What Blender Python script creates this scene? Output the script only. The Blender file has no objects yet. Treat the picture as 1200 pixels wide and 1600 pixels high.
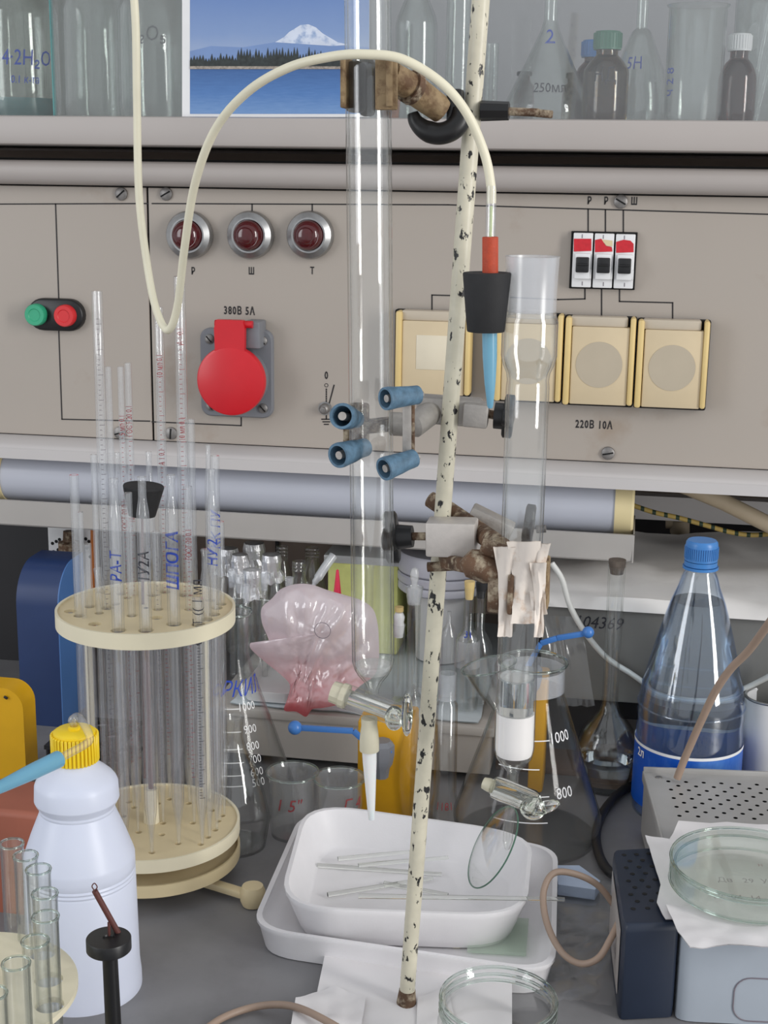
import bpy, bmesh, math, random
from math import sin, cos, pi, radians, sqrt, atan2
from mathutils import Vector, Matrix, noise
random.seed(7)
SC = bpy.context.scene
COL = SC.collection
# ------------------------------------------------------------------ camera
F_PX, PITCH, YAW, ROLL = 2200.0, radians(13.5), radians(10), radians(.8)
CAM = Vector((0, 0, .62))
FW = Vector((-sin(YAW)*cos(PITCH), cos(YAW)*cos(PITCH), -sin(PITCH)))
_rt = Vector((cos(YAW), sin(YAW), 0)); _up = _rt.cross(FW)
RT = _rt*cos(ROLL) + _up*sin(ROLL); UP = _up*cos(ROLL) - _rt*sin(ROLL)
cd = bpy.data.cameras.new('camera'); cam = bpy.data.objects.new('camera', cd); COL.objects.link(cam)
cd.sensor_fit = 'VERTICAL'; cd.sensor_height = 36; cd.lens = F_PX/1600*36; cd.clip_start = .02
mw = Matrix((RT, UP, -FW)).transposed().to_4x4(); mw.translation = CAM
cam.matrix_world = mw; SC.camera = cam
# ------------------------------------------------------------------ world, window, added fill light, exposure
wd = bpy.data.worlds.new('world'); SC.world = wd; wd.use_nodes = True
bg = wd.node_tree.nodes['Background']; bg.inputs[0].default_value = (.93, .96, 1, 1); bg.inputs[1].default_value = .72
def area_light(name, loc, target, sx, sy, watts, col=(1, .98, .95)):
    ld = bpy.data.lights.new(name, 'AREA'); ld.shape = 'RECTANGLE'; ld.size = sx; ld.size_y = sy; ld.energy = watts; ld.color = col
    o = bpy.data.objects.new(name, ld); COL.objects.link(o); o.location = loc
    o.rotation_euler = (Vector(target)-Vector(loc)).to_track_quat('-Z', 'Y').to_euler()
area_light('window_daylight_right', (2.6, -.35, 1.05), (-.1, 1.3, .5), 0.55, 2.1, 62)
area_light('fill_light_left', (-2.6, -.9, 1.1), (-.2, 1.3, .5), 1.0, 2.1, 26, (.95, .97, 1))  # added soft fill from the left, acts like a bright wall
vs = SC.view_settings; vs.view_transform = 'Standard'; vs.look = 'None'; vs.exposure = 0.0; vs.gamma = 1; vs.use_curve_mapping = False
cy = SC.cycles; cy.use_denoising = True; cy.max_bounces = 14; cy.transparent_max_bounces = 128
cy.transmission_bounces = 12; cy.glossy_bounces = 6; cy.diffuse_bounces = 4; cy.sample_clamp_indirect = 3; cy.blur_glossy = 1.0

# ------------------------------------------------------------------ placing helpers
def ray(px, py): return FW + RT*((px-600)/F_PX) + UP*((800-py)/F_PX)
def W(px, py, Y):                                   # point of the sight line at distance Y
    d = ray(px, py); return CAM + d*((Y-CAM.y)/d.y)
def T(px, py, z=0.0):                               # point of the sight line at height z
    d = ray(px, py); return CAM + d*((z-CAM.z)/d.z)
def mpp(p): return (p-CAM).dot(FW)/F_PX             # metres per pixel at a point

# ------------------------------------------------------------------ materials
def lin(c): return c/12.92 if c <= .04045 else ((c+.055)/1.055)**2.4
def rgb(r, g, b): return (lin(r/255), lin(g/255), lin(b/255), 1)
class NT:
    def __init__(s, name):
        s.m = bpy.data.materials.new(name); s.m.use_nodes = True; s.t = s.m.node_tree; s.t.nodes.clear()
        s.out = s.n('ShaderNodeOutputMaterial')
    def n(s, ty, **kw):
        nd = s.t.nodes.new(ty)
        for k, v in kw.items(): setattr(nd, k, v)
        return nd
    def l(s, a, b): s.t.links.new(a, b)
    def noise(s, scale, detail=4, rough=.55, stretch=None):
        tc = s.n('ShaderNodeTexCoord'); nz = s.n('ShaderNodeTexNoise')
        nz.inputs['Scale'].default_value = scale; nz.inputs['Detail'].default_value = detail; nz.inputs['Roughness'].default_value = rough
        if stretch:
            mp = s.n('ShaderNodeMapping'); mp.inputs['Scale'].default_value = stretch; s.l(tc.outputs['Object'], mp.inputs[0]); s.l(mp.outputs[0], nz.inputs[0])
        else: s.l(tc.outputs['Object'], nz.inputs[0])
        return nz.outputs['Fac']
    def ramp(s, fac, stops, interp='LINEAR'):
        r = s.n('ShaderNodeValToRGB'); r.color_ramp.interpolation = interp
        e = r.color_ramp.elements
        while len(e) < len(stops): e.new(.5)
        for i, (p, c) in enumerate(stops): e[i].position = p; e[i].color = c
        s.l(fac, r.inputs[0]); return r.outputs[0]
    def bump(s, fac, strength, dist=.001):
        b = s.n('ShaderNodeBump'); b.inputs['Strength'].default_value = strength; b.inputs['Distance'].default_value = dist
        s.l(fac, b.inputs['Height']); return b.outputs[0]
    def math(s, op, a, b=None):
        m = s.n('ShaderNodeMath', operation=op)
        for i, x in enumerate((a, b)):
            if x is None: continue
            if isinstance(x, (int, float)): m.inputs[i].default_value = x
            else: s.l(x, m.inputs[i])
        return m.outputs[0]
    def principled(s, col, rough=.5, metal=0, spec=.5, **kw):
        p = s.n('ShaderNodeBsdfPrincipled')
        if isinstance(col, tuple): p.inputs['Base Color'].default_value = col
        else: s.l(col, p.inputs['Base Color'])
        if isinstance(rough, (int, float)): p.inputs['Roughness'].default_value = rough
        else: s.l(rough, p.inputs['Roughness'])
        p.inputs['Metallic'].default_value = metal; p.inputs['Specular IOR Level'].default_value = spec
        for k, v in kw.items(): p.inputs[k.replace('_', ' ')].default_value = v
        s.l(p.outputs[0], s.out.inputs[0]); return p
def mul(c, k): return (c[0]*k, c[1]*k, c[2]*k, 1)
def mat(name, col, rough=.5, metal=0, var=.1, scale=25, bump=0, bscale=None, spec=.5, **kw):
    t = NT(name); f = t.noise(scale)
    c = t.ramp(f, [(.3, mul(col, 1-var)), (.7, mul(col, 1+var))])
    p = t.principled(c, rough, metal, spec, **kw)
    if bump: t.l(t.bump(t.noise(bscale or scale*6), bump), p.inputs['Normal'])
    return t.m
def blotch(name, base, spots, rough=.5, scale=40, th=.6, soft=.03, metal=0, bump=.3, stretch=None, var=.12, detail=6):
    t = NT(name); f = t.noise(scale, detail, .6, stretch); g = t.noise(scale*.35, 3)
    a = t.ramp(g, [(.3, mul(base, 1-var)), (.7, mul(base, 1+var))])
    k = t.ramp(f, [(th-soft, (0, 0, 0, 1)), (th+soft, (1, 1, 1, 1))])
    mx = t.n('ShaderNodeMix', data_type='RGBA'); t.l(k, mx.inputs[0]); t.l(a, mx.inputs[6]); mx.inputs[7].default_value = spots
    p = t.principled(mx.outputs[2], rough, metal)
    t.l(t.bump(t.math('SUBTRACT', g, k), bump, .0008), p.inputs['Normal'])
    return t.m
def thin_glass(name, tint=(.99, .992, .99), edge=(.5, .53, .52), refl=.05, scatter=0.0, rough=.03, power=4.5, scatter_col=(.8, .8, .8, 1), gain=.75):
    t = NT(name); lw = t.n('ShaderNodeLayerWeight'); lw.inputs[0].default_value = .5
    fc = lw.outputs['Facing']
    sch = t.math('ADD', t.math('MULTIPLY', t.math('POWER', fc, 4.0), gain), refl)
    ec = t.n('ShaderNodeMix', data_type='RGBA'); t.l(t.math('POWER', fc, power), ec.inputs[0])
    ec.inputs[6].default_value = (*tint, 1); ec.inputs[7].default_value = (*edge, 1)
    tr = t.n('ShaderNodeBsdfTransparent'); t.l(ec.outputs[2], tr.inputs[0])
    gl = t.n('ShaderNodeBsdfGlossy'); gl.inputs['Roughness'].default_value = rough; gl.inputs[0].default_value = (1, 1, 1, 1)
    cur = tr.outputs[0]
    if scatter:
        df = t.n('ShaderNodeBsdfDiffuse'); df.inputs[0].default_value = scatter_col; ms = t.n('ShaderNodeMixShader')
        ms.inputs[0].default_value = scatter; t.l(cur, ms.inputs[1]); t.l(df.outputs[0], ms.inputs[2]); cur = ms.outputs[0]
    ms = t.n('ShaderNodeMixShader'); t.l(sch, ms.inputs[0]); t.l(cur, ms.inputs[1]); t.l(gl.outputs[0], ms.inputs[2])
    t.l(ms.outputs[0], t.out.inputs[0]); return t.m
def solid_glass(name, col=(.97, .99, .97, 1), ior=1.45, rough=0.0):
    t = NT(name); g = t.n('ShaderNodeBsdfGlass'); g.inputs[0].default_value = col; g.inputs['IOR'].default_value = ior; g.inputs['Roughness'].default_value = rough
    t.l(g.outputs[0], t.out.inputs[0]); return t.m
M = {}
PANEL = rgb(166, 157, 148)
M['panel'] = blotch('panel_paint', PANEL, rgb(150, 134, 118), .45, 9, .70, .1, 0, .03, var=.03)
M['strip'] = mat('grey_white_enamel', rgb(170, 163, 159), .4, var=.03, scale=6)
M['lip'] = mat('white_enamel', rgb(192, 188, 187), .4, var=.03, scale=6)
M['ink'] = mat('black_ink', rgb(28, 26, 28), .6, var=.05)
M['black'] = mat('black_plastic', rgb(22, 22, 24), .38, var=.1)
M['gap'] = mat('black_gap', rgb(10, 10, 11), .9, var=.05)
M['rubber'] = mat('black_rubber', rgb(30, 30, 32), .75, var=.15, scale=80, bump=.15, bscale=400)
M['chrome'] = mat('dull_chrome', rgb(165, 165, 165), .32, .9, var=.12, scale=120)
M['screw'] = mat('zinc_screw', rgb(135, 132, 130), .45, .7, var=.2, scale=200)
M['lens'] = mat('dark_red_lens', rgb(74, 10, 16), .15, var=.1, scale=90, Coat_Weight=.5)
M['redlid'] = mat('red_plastic', rgb(200, 28, 40), .3, var=.04)
M['redbtn'] = mat('red_button', rgb(205, 40, 45), .35, var=.05)
M['grnbtn'] = mat('green_button', rgb(48, 160, 120), .35, var=.05)
M['greyplastic'] = mat('grey_plastic', rgb(120, 122, 128), .45, var=.06)
M['white'] = mat('white_plastic', rgb(225, 225, 226), .4, var=.03)
M['cream'] = mat('cream_plastic', rgb(214, 197, 158), .45, var=.05, scale=14)
M['creamrim'] = mat('pale_cream_plastic', rgb(226, 217, 190), .45, var=.04, scale=14)
M['yellowed'] = mat('yellowed_plastic', rgb(216, 190, 130), .4, var=.05)
M['cover'] = mat('milky_cover', rgb(206, 188, 156), .25, var=.05, scale=20)
M['covertop'] = mat('milky_cover_top', rgb(190, 178, 160), .25, var=.05, scale=20)
M['coverdisc'] = mat('grey_socket_face', rgb(180, 168, 148), .3, var=.04, scale=20)
M['coversq'] = mat('pale_switch_face', rgb(216, 206, 184), .3, var=.04)
M['sticker'] = mat('red_sticker', rgb(196, 32, 45), .45, var=.1, scale=200)
M['bench'] = blotch('bench_linoleum', rgb(128, 127, 129), rgb(114, 113, 115), .45, 14, .6, .15, 0, .05, var=.08)
M['wallb'] = mat('beige_wood_wall', rgb(156, 138, 126), .6, var=.1, scale=8)
M['dark'] = mat('dark_grey_board', rgb(52, 50, 52), .6, var=.1)
M['vdark'] = mat('black_board', rgb(30, 29, 32), .55, var=.12)
M['diffuser'] = mat('milky_diffuser', rgb(184, 187, 198), .22, var=.02, scale=5)
M['channel'] = mat('lamp_channel', rgb(168, 164, 160), .45, var=.03)
M['endcap'] = mat('yellowed_end_cap', rgb(222, 206, 160), .45, var=.03)
M['conduit'] = mat('beige_conduit', rgb(176, 160, 136), .5, var=.06)
M['navy'] = mat('navy_plastic', rgb(34, 54, 96), .35, var=.06)
M['blue'] = mat('blue_plastic', rgb(78, 118, 176), .35, var=.04)
M['levblue'] = mat('blue_lever_plastic', rgb(66, 120, 190), .3, var=.04)
M['capblue'] = mat('blue_cap_plastic', rgb(62, 124, 190), .35, var=.04)
M['yel'] = mat('yellow_plastic', rgb(226, 172, 20), .4, var=.05)
M['orange'] = mat('orange_yellow_metal', rgb(214, 158, 24), .4, var=.05)
M['brick'] = mat('red_brown_plastic', rgb(158, 92, 72), .5, var=.08)
M['glass'] = thin_glass('clear_glass')
M['glassdk'] = thin_glass('thick_clear_glass', (.99, .993, .99), (.36, .39, .38), .06, power=4.0)
M['pip'] = thin_glass('pipette_glass', (.985, .988, .99), (.42, .44, .47), .09, .035, power=3.2, gain=.9, scatter_col=(.85, .86, .9, 1))  # white diffuse share brightens the glass, standing in for bright edge lines
M['tubeglass'] = thin_glass('test_tube_glass', (.985, .99, .985), (.25, .3, .28), .07, .01, power=3.2)
M['flaskglass'] = thin_glass('flask_glass', (.992, .994, .992), (.40, .43, .42), .012, power=5.0, gain=.6, rough=.06)
M['far'] = thin_glass('clear_glass_hazy', (.93, .95, .94), (.5, .55, .54), .07, .05)
M['pane2'] = thin_glass('clear_window_glass', (.96, .97, .96), (.8, .85, .85), .04, .02, scatter_col=(.4, .42, .38, 1))
M['frost'] = thin_glass('frosted_glass', (.95, .96, .96), (.7, .72, .72), .05, .20, .25, scatter_col=(.84, .85, .90, 1))
M['beaker'] = thin_glass('hazy_beaker_glass', (.96, .965, .965), (.6, .62, .62), .05, .07, power=4)
M['frit'] = thin_glass('fritted_glass', (.95, .96, .96), (.7, .72, .72), .06, .3, .2)
M['pane'] = thin_glass('dusty_window_glass', (.96, .97, .97), (.8, .85, .85), .05, .06, scatter_col=(.55, .56, .58, 1))
M['paneedge'] = mat('green_glass_edge', rgb(84, 138, 138), .2)
M['plastwrap'] = thin_glass('clear_plastic_film', (.97, .975, .985), (.7, .72, .76), .07, .025, .15, power=5)
M['amber'] = thin_glass('amber_glass', (.50, .37, .06), (.16, .10, .01), .06, .01, scatter_col=(.2, .15, .05, 1))
M['amberdk'] = thin_glass('dark_brown_glass', (.42, .19, .14), (.14, .05, .04), .06, .02, scatter_col=(.3, .15, .12, 1))
M['amberliq'] = mat('amber_liquid', rgb(120, 78, 14), .3)
M['solid'] = solid_glass('solid_glass', (.985, .992, .972, 1))
M['rimglass'] = solid_glass('polished_glass_rim', (.90, .94, .92, 1), 1.45)
M['water'] = solid_glass('water', (.97, .99, 1, 1), 1.33)
M['waterblue'] = solid_glass('bluish_water', (.96, .985, 1, 1), 1.33)
M['pet'] = thin_glass('bluish_bottle_plastic', (.95, .975, .995), (.34, .54, .86), .07, .02, .05, 3.0, scatter_col=(.5, .65, .9, 1))
M['label'] = blotch('blue_bottle_label', rgb(20, 84, 186), rgb(104, 156, 220), .35, 14, .6, .12, 0, 0, stretch=(1, 1, .5))
M['petband'] = thin_glass('blue_tinted_band', (.35, .6, .95), (.1, .25, .7), .08, .1, scatter_col=(.1, .3, .8, 1))
M['silica'] = mat('white_silica', rgb(238, 234, 232), .85, var=.02)
M['hose'] = mat('cream_rubber_hose', rgb(226, 220, 196), .4, var=.04, scale=40)
M['cordw'] = mat('white_cord', rgb(206, 206, 202), .45, var=.03)
M['cordb'] = mat('beige_brown_cord', rgb(160, 138, 122), .45, var=.05)
M['cordk'] = mat('black_cord', rgb(34, 33, 34), .5)
M['redtube'] = mat('red_rubber_tube', rgb(178, 68, 40), .65, var=.12, scale=200, bump=.3, bscale=900)
M['cyan'] = mat('translucent_blue_tip', rgb(128, 190, 218), .3, var=.04, Transmission_Weight=.35)
M['rod'] = blotch('chipped_cream_paint', rgb(206, 200, 180), rgb(26, 25, 26), .4, 165, .60, .012, 0, .4, (1, 1, .6), .09)
M['rust'] = blotch('rusted_cream_iron', rgb(92, 68, 50), rgb(172, 158, 136), .75, 140, .56, .09, .1, .8, var=.5)
M['rusttan'] = blotch('tan_rusted_jaw', rgb(150, 128, 96), rgb(98, 72, 48), .7, 90, .56, .10, .1, .6, var=.2)
M['alu'] = mat('cast_aluminium', rgb(168, 163, 158), .5, .55, var=.1, scale=120, bump=.25, bscale=500)
M['alulight'] = mat('machined_aluminium', rgb(205, 198, 192), .45, .35, var=.06, scale=150, bump=.15, bscale=600)
M['sleeve'] = mat('blue_rubber_sleeve', rgb(82, 112, 134), .6, var=.3, scale=180, bump=.35, bscale=300)
M['leather'] = blotch('peach_leather_strip', rgb(232, 222, 212), rgb(210, 184, 162), .75, 60, .62, .06, 0, .4)
M['foam'] = mat('white_foam', rgb(232, 230, 232), .45, var=.02, scale=40, bump=.1, bscale=700, Subsurface_Weight=.15, Subsurface_Radius=(.004, .004, .004))
M['paper'] = mat('white_paper', rgb(222, 219, 220), .8, var=.03, scale=14)
M['sheet'] = mat('white_cloth_sheet', rgb(228, 225, 222), .6, var=.06, scale=10, bump=.6, bscale=45)
M['mint'] = mat('pale_mint_cloth', rgb(200, 208, 212), .8, var=.05, scale=20, bump=.3, bscale=200)
M['ledge'] = mat('grey_beige_ledge', rgb(172, 166, 160), .5, var=.05, scale=10)
M['boxgrey'] = mat('olive_grey_metal', rgb(116, 115, 112), .5, var=.06)
M['wood'] = mat('brown_wood_strip', rgb(118, 96, 82), .6, var=.15, scale=20)
M['hdpe'] = mat('milky_bottle_plastic', rgb(212, 217, 233), .38, var=.015, Subsurface_Weight=.3, Subsurface_Radius=(.02, .02, .022))
M['capyel'] = mat('yellow_cap', rgb(238, 204, 30), .35, var=.04)
M['devnavy'] = mat('dark_navy_cover', rgb(30, 40, 58), .42, var=.06)
M['devgrey'] = mat('blue_grey_enamel', rgb(166, 174, 184), .42, var=.03)
M['perf'] = mat('grey_steel_cover', rgb(172, 170, 168), .4, .2, var=.05, scale=20)
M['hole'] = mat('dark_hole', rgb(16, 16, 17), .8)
M['tealliq'] = mat('teal_solution', rgb(30, 110, 120), .3)
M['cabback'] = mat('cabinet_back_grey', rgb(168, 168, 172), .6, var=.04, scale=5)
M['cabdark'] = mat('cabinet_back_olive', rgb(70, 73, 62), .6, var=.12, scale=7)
M['greencap'] = mat('green_cap', rgb(70, 120, 100), .4, var=.06)
M['cork'] = mat('brown_cork', rgb(140, 92, 62), .8, var=.2, scale=200)
M['greycork'] = mat('grey_cork', rgb(92, 82, 74), .8, var=.2, scale=200)
M['lime'] = mat('lime_paper', rgb(216, 220, 136), .6, var=.08, scale=60)
M['milky'] = thin_glass('milky_polythene', (.9, .92, .93), (.75, .77, .8), .05, .5, .2, scatter_col=(.85, .87, .9, 1))
M['pink'] = mat('pink_red_plastic', rgb(226, 52, 84), .4)
M['lav'] = mat('lavender_grey_plate', rgb(186, 186, 196), .4, var=.04)
M['foil'] = mat('aluminium_foil', rgb(228, 228, 230), .32, .55, var=.05, scale=80, bump=1.0, bscale=160)
M['gum'] = mat('yellowish_rubber_sleeve', rgb(224, 218, 194), .35, var=.06, Transmission_Weight=.3)
M['tipwhite'] = mat('white_plastic_tip', rgb(226, 224, 224), .35, var=.02, Subsurface_Weight=.2)
M['inkblue'] = mat('blue_marker', rgb(34, 66, 170), .6, var=.1)
M['inkred'] = mat('red_marker', rgb(150, 60, 64), .6, var=.1)
M['inkwhite'] = mat('white_print', rgb(236, 236, 236), .6)
M['inkblack'] = mat('dark_print', rgb(40, 40, 50), .6)
M['inkgrey'] = mat('grey_pencil', rgb(120, 112, 120), .7)
M['brownrod'] = mat('brown_rod', rgb(92, 52, 48), .5)

# ------------------------------------------------------------------ mesh helpers: a shape is (verts, faces)
def join(*ms):
    v, f = [], []
    for a, b in ms:
        o = len(v); v += a; f += [tuple(i+o for i in q) for q in b]
    return v, f
def xf(m, mx): return [mx @ Vector(p) for p in m[0]], m[1]
def mv(m, d): d = Vector(d); return [Vector(p)+d for p in m[0]], m[1]
def axm(A, B=None, d=None, roll=0):                 # matrix: local z axis along A->B, origin at A
    A = Vector(A); d = (Vector(B)-A) if d is None else Vector(d)
    return Matrix.Translation(A) @ d.to_track_quat('Z', 'Y').to_matrix().to_4x4() @ Matrix.Rotation(roll, 4, 'Z')
def lathe(prof, seg=32):
    v, f, rings = [], [], []
    for r, z in prof:
        if r < 1e-7: rings.append([len(v)]); v.append(Vector((0, 0, z)))
        else:
            rings.append(list(range(len(v), len(v)+seg)))
            v += [Vector((r*cos(2*pi*k/seg), r*sin(2*pi*k/seg), z)) for k in range(seg)]
    for a, b in zip(rings, rings[1:]):
        for k in range(seg):
            k2 = (k+1) % seg
            if len(a) == 1 and len(b) == 1: continue
            if len(a) == 1: f.append((a[0], b[k2], b[k]))
            elif len(b) == 1: f.append((a[k], a[k2], b[0]))
            else: f.append((a[k], a[k2], b[k2], b[k]))
    return v, f
def cyl(A, B, r, r2=None, seg=20, caps=True):
    L = (Vector(B)-Vector(A)).length; r2 = r if r2 is None else r2
    p = [(r, 0), (r2, L)]
    if caps: p = [(0, 0)]+p+[(0, L)]
    return xf(lathe(p, seg), axm(A, B))
def cat(pts, n=8, closed=False):
    P = [Vector(p) for p in pts]; out = []
    N = len(P)
    for i in range(N if closed else N-1):
        if closed: a, b, c, d = P[i-1], P[i], P[(i+1) % N], P[(i+2) % N]
        else: a, b, c, d = P[max(i-1, 0)], P[i], P[i+1], P[min(i+2, N-1)]
        for k in range(n):
            t = k/n
            out.append(.5*((2*b)+(c-a)*t+(2*a-5*b+4*c-d)*t*t+(3*b-a-3*c+d)*t**3))
    if not closed: out.append(P[-1])
    return out
def tube(path, r, seg=12, caps=True):
    P = [Vector(p) for p in path]; n = len(P); v, f = [], []
    R_ = r if isinstance(r, (list, tuple)) else [r]*n
    t0 = (P[1]-P[0]).normalized(); u = t0.orthogonal().normalized(); pt = t0
    for i in range(n):
        t = (P[min(i+1, n-1)]-P[max(i-1, 0)]).normalized()
        u = pt.rotation_difference(t) @ u; pt = t; w = t.cross(u)
        v += [P[i]+(u*cos(2*pi*k/seg)+w*sin(2*pi*k/seg))*R_[i] for k in range(seg)]
    for i in range(n-1):
        for k in range(seg):
            k2 = (k+1) % seg; f.append((i*seg+k, i*seg+k2, (i+1)*seg+k2, (i+1)*seg+k))
    if caps: f.append(tuple(range(seg-1, -1, -1))); f.append(tuple((n-1)*seg+k for k in range(seg)))
    return v, f
def rbox(cx, cy_, cz, sx, sy, sz, r=0.0, seg=2):
    bm = bmesh.new(); bmesh.ops.create_cube(bm, size=1)
    bmesh.ops.scale(bm, vec=(sx, sy, sz), verts=bm.verts)
    if r: bmesh.ops.bevel(bm, geom=bm.edges[:], offset=r, segments=seg, affect='EDGES', profile=.5)
    bm.verts.index_update()
    m = [v.co+Vector((cx, cy_, cz)) for v in bm.verts], [tuple(v.index for v in q.verts) for q in bm.faces]
    bm.free(); return m
def box2(a, b, r=0.0, seg=2): return rbox((a[0]+b[0])/2, (a[1]+b[1])/2, (a[2]+b[2])/2, abs(b[0]-a[0]), abs(b[1]-a[1]), abs(b[2]-a[2]), r, seg)
def pbox(x0, y0, x1, y1, Yf, dep, r=0.0, seg=2):    # box whose front face spans these picture columns and rows at distance Yf
    xm, ym = (x0+x1)/2, (y0+y1)/2
    return box2((W(x0, ym, Yf).x, Yf, W(xm, y1, Yf).z), (W(x1, ym, Yf).x, Yf+dep, W(xm, y0, Yf).z), r, seg)
def prism(pts, off):
    n = len(pts); off = Vector(off); v = [Vector(p) for p in pts]+[Vector(p)+off for p in pts]
    f = [tuple(range(n)), tuple(range(2*n-1, n-1, -1))]+[(k, n+k, n+(k+1) % n, (k+1) % n) for k in range(n)]
    return v, f
def rpoly(c, fr=.3, n=6):                           # rounded polygon through corners c
    out = []; N = len(c); c = [Vector(p) for p in c]
    for i in range(N):
        a, b, d = c[i-1], c[i], c[(i+1) % N]; p, q = b.lerp(a, fr), b.lerp(d, fr)
        for k in range(n+1):
            t = k/n; out.append(p*(1-t)**2+b*2*t*(1-t)+q*t*t)
    return out
def loft(rings, cap0=True, cap1=True):
    n = len(rings[0]); v = [Vector(p) for r in rings for p in r]; f = []
    for i in range(len(rings)-1):
        for k in range(n):
            k2 = (k+1) % n; f.append((i*n+k, i*n+k2, (i+1)*n+k2, (i+1)*n+k))
    if cap0: f.append(tuple(range(n-1, -1, -1)))
    if cap1: f.append(tuple((len(rings)-1)*n+k for k in range(n)))
    return v, f
def fix(me):
    bm = bmesh.new(); bm.from_mesh(me); bmesh.ops.recalc_face_normals(bm, faces=bm.faces); bm.to_mesh(me); bm.free()
ORG = {}
def ob(name, m, mt, parent=None, label=None, cat_=None, group=None, kind=None, smooth=True, ang=38, org=None, nofix=False):
    v, f = m
    if parent is not None: o0 = ORG[parent.name]
    elif org is not None: o0 = Vector(org)
    else:
        xs = [p[0] for p in v]; ys = [p[1] for p in v]; zs = [p[2] for p in v]
        o0 = Vector(((min(xs)+max(xs))/2, (min(ys)+max(ys))/2, min(zs)))
    me = bpy.data.meshes.new(name); me.from_pydata([tuple(Vector(p)-o0) for p in v], [], f); me.update()
    if not nofix: fix(me)
    if smooth:
        me.shade_smooth()
        me.set_sharp_from_angle(angle=radians(ang))
    me.materials.append(M[mt] if isinstance(mt, str) else mt)
    o = bpy.data.objects.new(name, me); COL.objects.link(o)
    if parent is not None: o.parent = parent
    else: o.location = o0
    ORG[o.name] = o0
    if label: o['label'] = label
    if cat_: o['category'] = cat_
    if group: o['group'] = group
    if kind: o['kind'] = kind
    return o
def thing(name, label, cat_, loc, group=None, kind=None):
    o = bpy.data.objects.new(name, None); COL.objects.link(o); o.location = loc; o.empty_display_size = .01
    ORG[o.name] = Vector(loc); o['label'] = label
    if cat_: o['category'] = cat_
    if group: o['group'] = group
    if kind: o['kind'] = kind
    return o
def text_mesh(s, size, sx=.7, shear=0.0, weight=0.0, space=1.0):
    cu = bpy.data.curves.new('txt', 'FONT'); cu.body = s; cu.size = size; cu.align_x = 'CENTER'; cu.align_y = 'CENTER'; cu.shear = shear
    cu.resolution_u = 2; cu.offset = weight; cu.space_character = space
    o = bpy.data.objects.new('txt', cu); me = bpy.data.meshes.new_from_object(o)
    v = [Vector((p.co.x*sx, p.co.y, 0)) for p in me.vertices]; f = [tuple(q.vertices) for q in me.polygons]
    bpy.data.objects.remove(o); bpy.data.curves.remove(cu); bpy.data.meshes.remove(me); return v, f
def text_plane(s, p, size, right=(1, 0, 0), up=(0, 0, 1), **kw):
    v, f = text_mesh(s, size, **kw); r, u, p = Vector(right), Vector(up), Vector(p)
    return [p+r*q.x+u*q.y for q in v], f
def rim_ring(c, r, a, seg=40): return mv(lathe([(r+a*cos(t), a*sin(t)) for t in [2*pi*i/8 for i in range(9)]], seg), c)
class Lathe:
    """upright turned body at picture column px, distance Y; rows = (picture row, half width in pixels) from top to bottom"""
    def __init__(s, px, pyref, Y, rows, smooth=0, z0=None):
        c = W(px, pyref, Y); s.x, s.y = c.x, Y; k = mpp(c); pr = []
        for py, hw in rows:
            d = W(px, py, Y); pr.append((max(hw, 0)*mpp(d), d.z))
        pr.reverse()
        if z0 is not None:
            dz = pr[0][1]; pr = [(r, max(z, z0)) if i else (r, z0) for i, (r, z) in enumerate(pr)]
        if smooth: pr = [(max(p.x, 0), p.y) for p in cat([(r, z, 0) for r, z in pr], smooth)]
        s.pr = pr; s.c = Vector((s.x, s.y, pr[0][1])); s.face = atan2(CAM.y-s.y, CAM.x-s.x)
    def rad(s, z):
        pr = s.pr
        for (r0, z0), (r1, z1) in zip(pr, pr[1:]):
            if min(z0, z1) <= z <= max(z0, z1) and abs(z1-z0) > 1e-9: return r0+(r1-r0)*(z-z0)/(z1-z0)
        return pr[0][0] if z < pr[0][1] else pr[-1][0]
    def at(s, m): return mv(m, (s.x, s.y, 0))
    def solid(s, seg=40):
        p = list(s.pr)
        if p[0][0] > 0: p = [(0, p[0][1])]+p
        if p[-1][0] > 0: p = p+[(0, p[-1][1])]
        return s.at(lathe(p, seg))
    def open(s, th=.0015, seg=40, bottom=True):
        o = list(s.pr); inn = [(max(r-th, 1e-5), z) for r, z in reversed(o)]
        if bottom:
            inn = [(r, max(z, o[0][1]+th*1.4)) for r, z in inn]
            p = [(0, o[0][1])]+o+inn+[(0, o[0][1]+th*1.4)]
        else: p = o+inn+[o[0]]
        return s.at(lathe(p, seg))
    def part(s, za, zb, off=0.0, seg=40, solid=True, n=10):  # slice of the body between two heights
        zs = [za+(zb-za)*k/n for k in range(n+1)]; p = [(max(s.rad(z)+off, 1e-4), z) for z in zs]
        if solid: p = [(0, za)]+p+[(0, zb)]
        return s.at(lathe(p, seg))
    def zrow(s, py, px=None): return W(600 if px is None else px, py, s.y).z
    def wrap(s, m, z0, ang=0.0, off=.0004, vert=False):
        out = []
        for p in m[0]:
            u, w = (p.x, p.y) if not vert else (-p.y, p.x)
            z = z0+w; r = s.rad(z)+off; a = s.face+ang+u/max(s.rad(z0), .002)
            out.append(Vector((s.x+r*cos(a), s.y+r*sin(a), z)))
        return out, m[1]
    def band(s, z, a0, a1, h=.0006, off=.0003, n=10):
        v, f = [], []
        for k in range(n+1):
            a = s.face+a0+(a1-a0)*k/n
            for zz in (z-h/2, z+h/2):
                r = s.rad(zz)+off; v.append(Vector((s.x+r*cos(a), s.y+r*sin(a), zz)))
        return v, [(2*k, 2*k+2, 2*k+3, 2*k+1) for k in range(n)]

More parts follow.
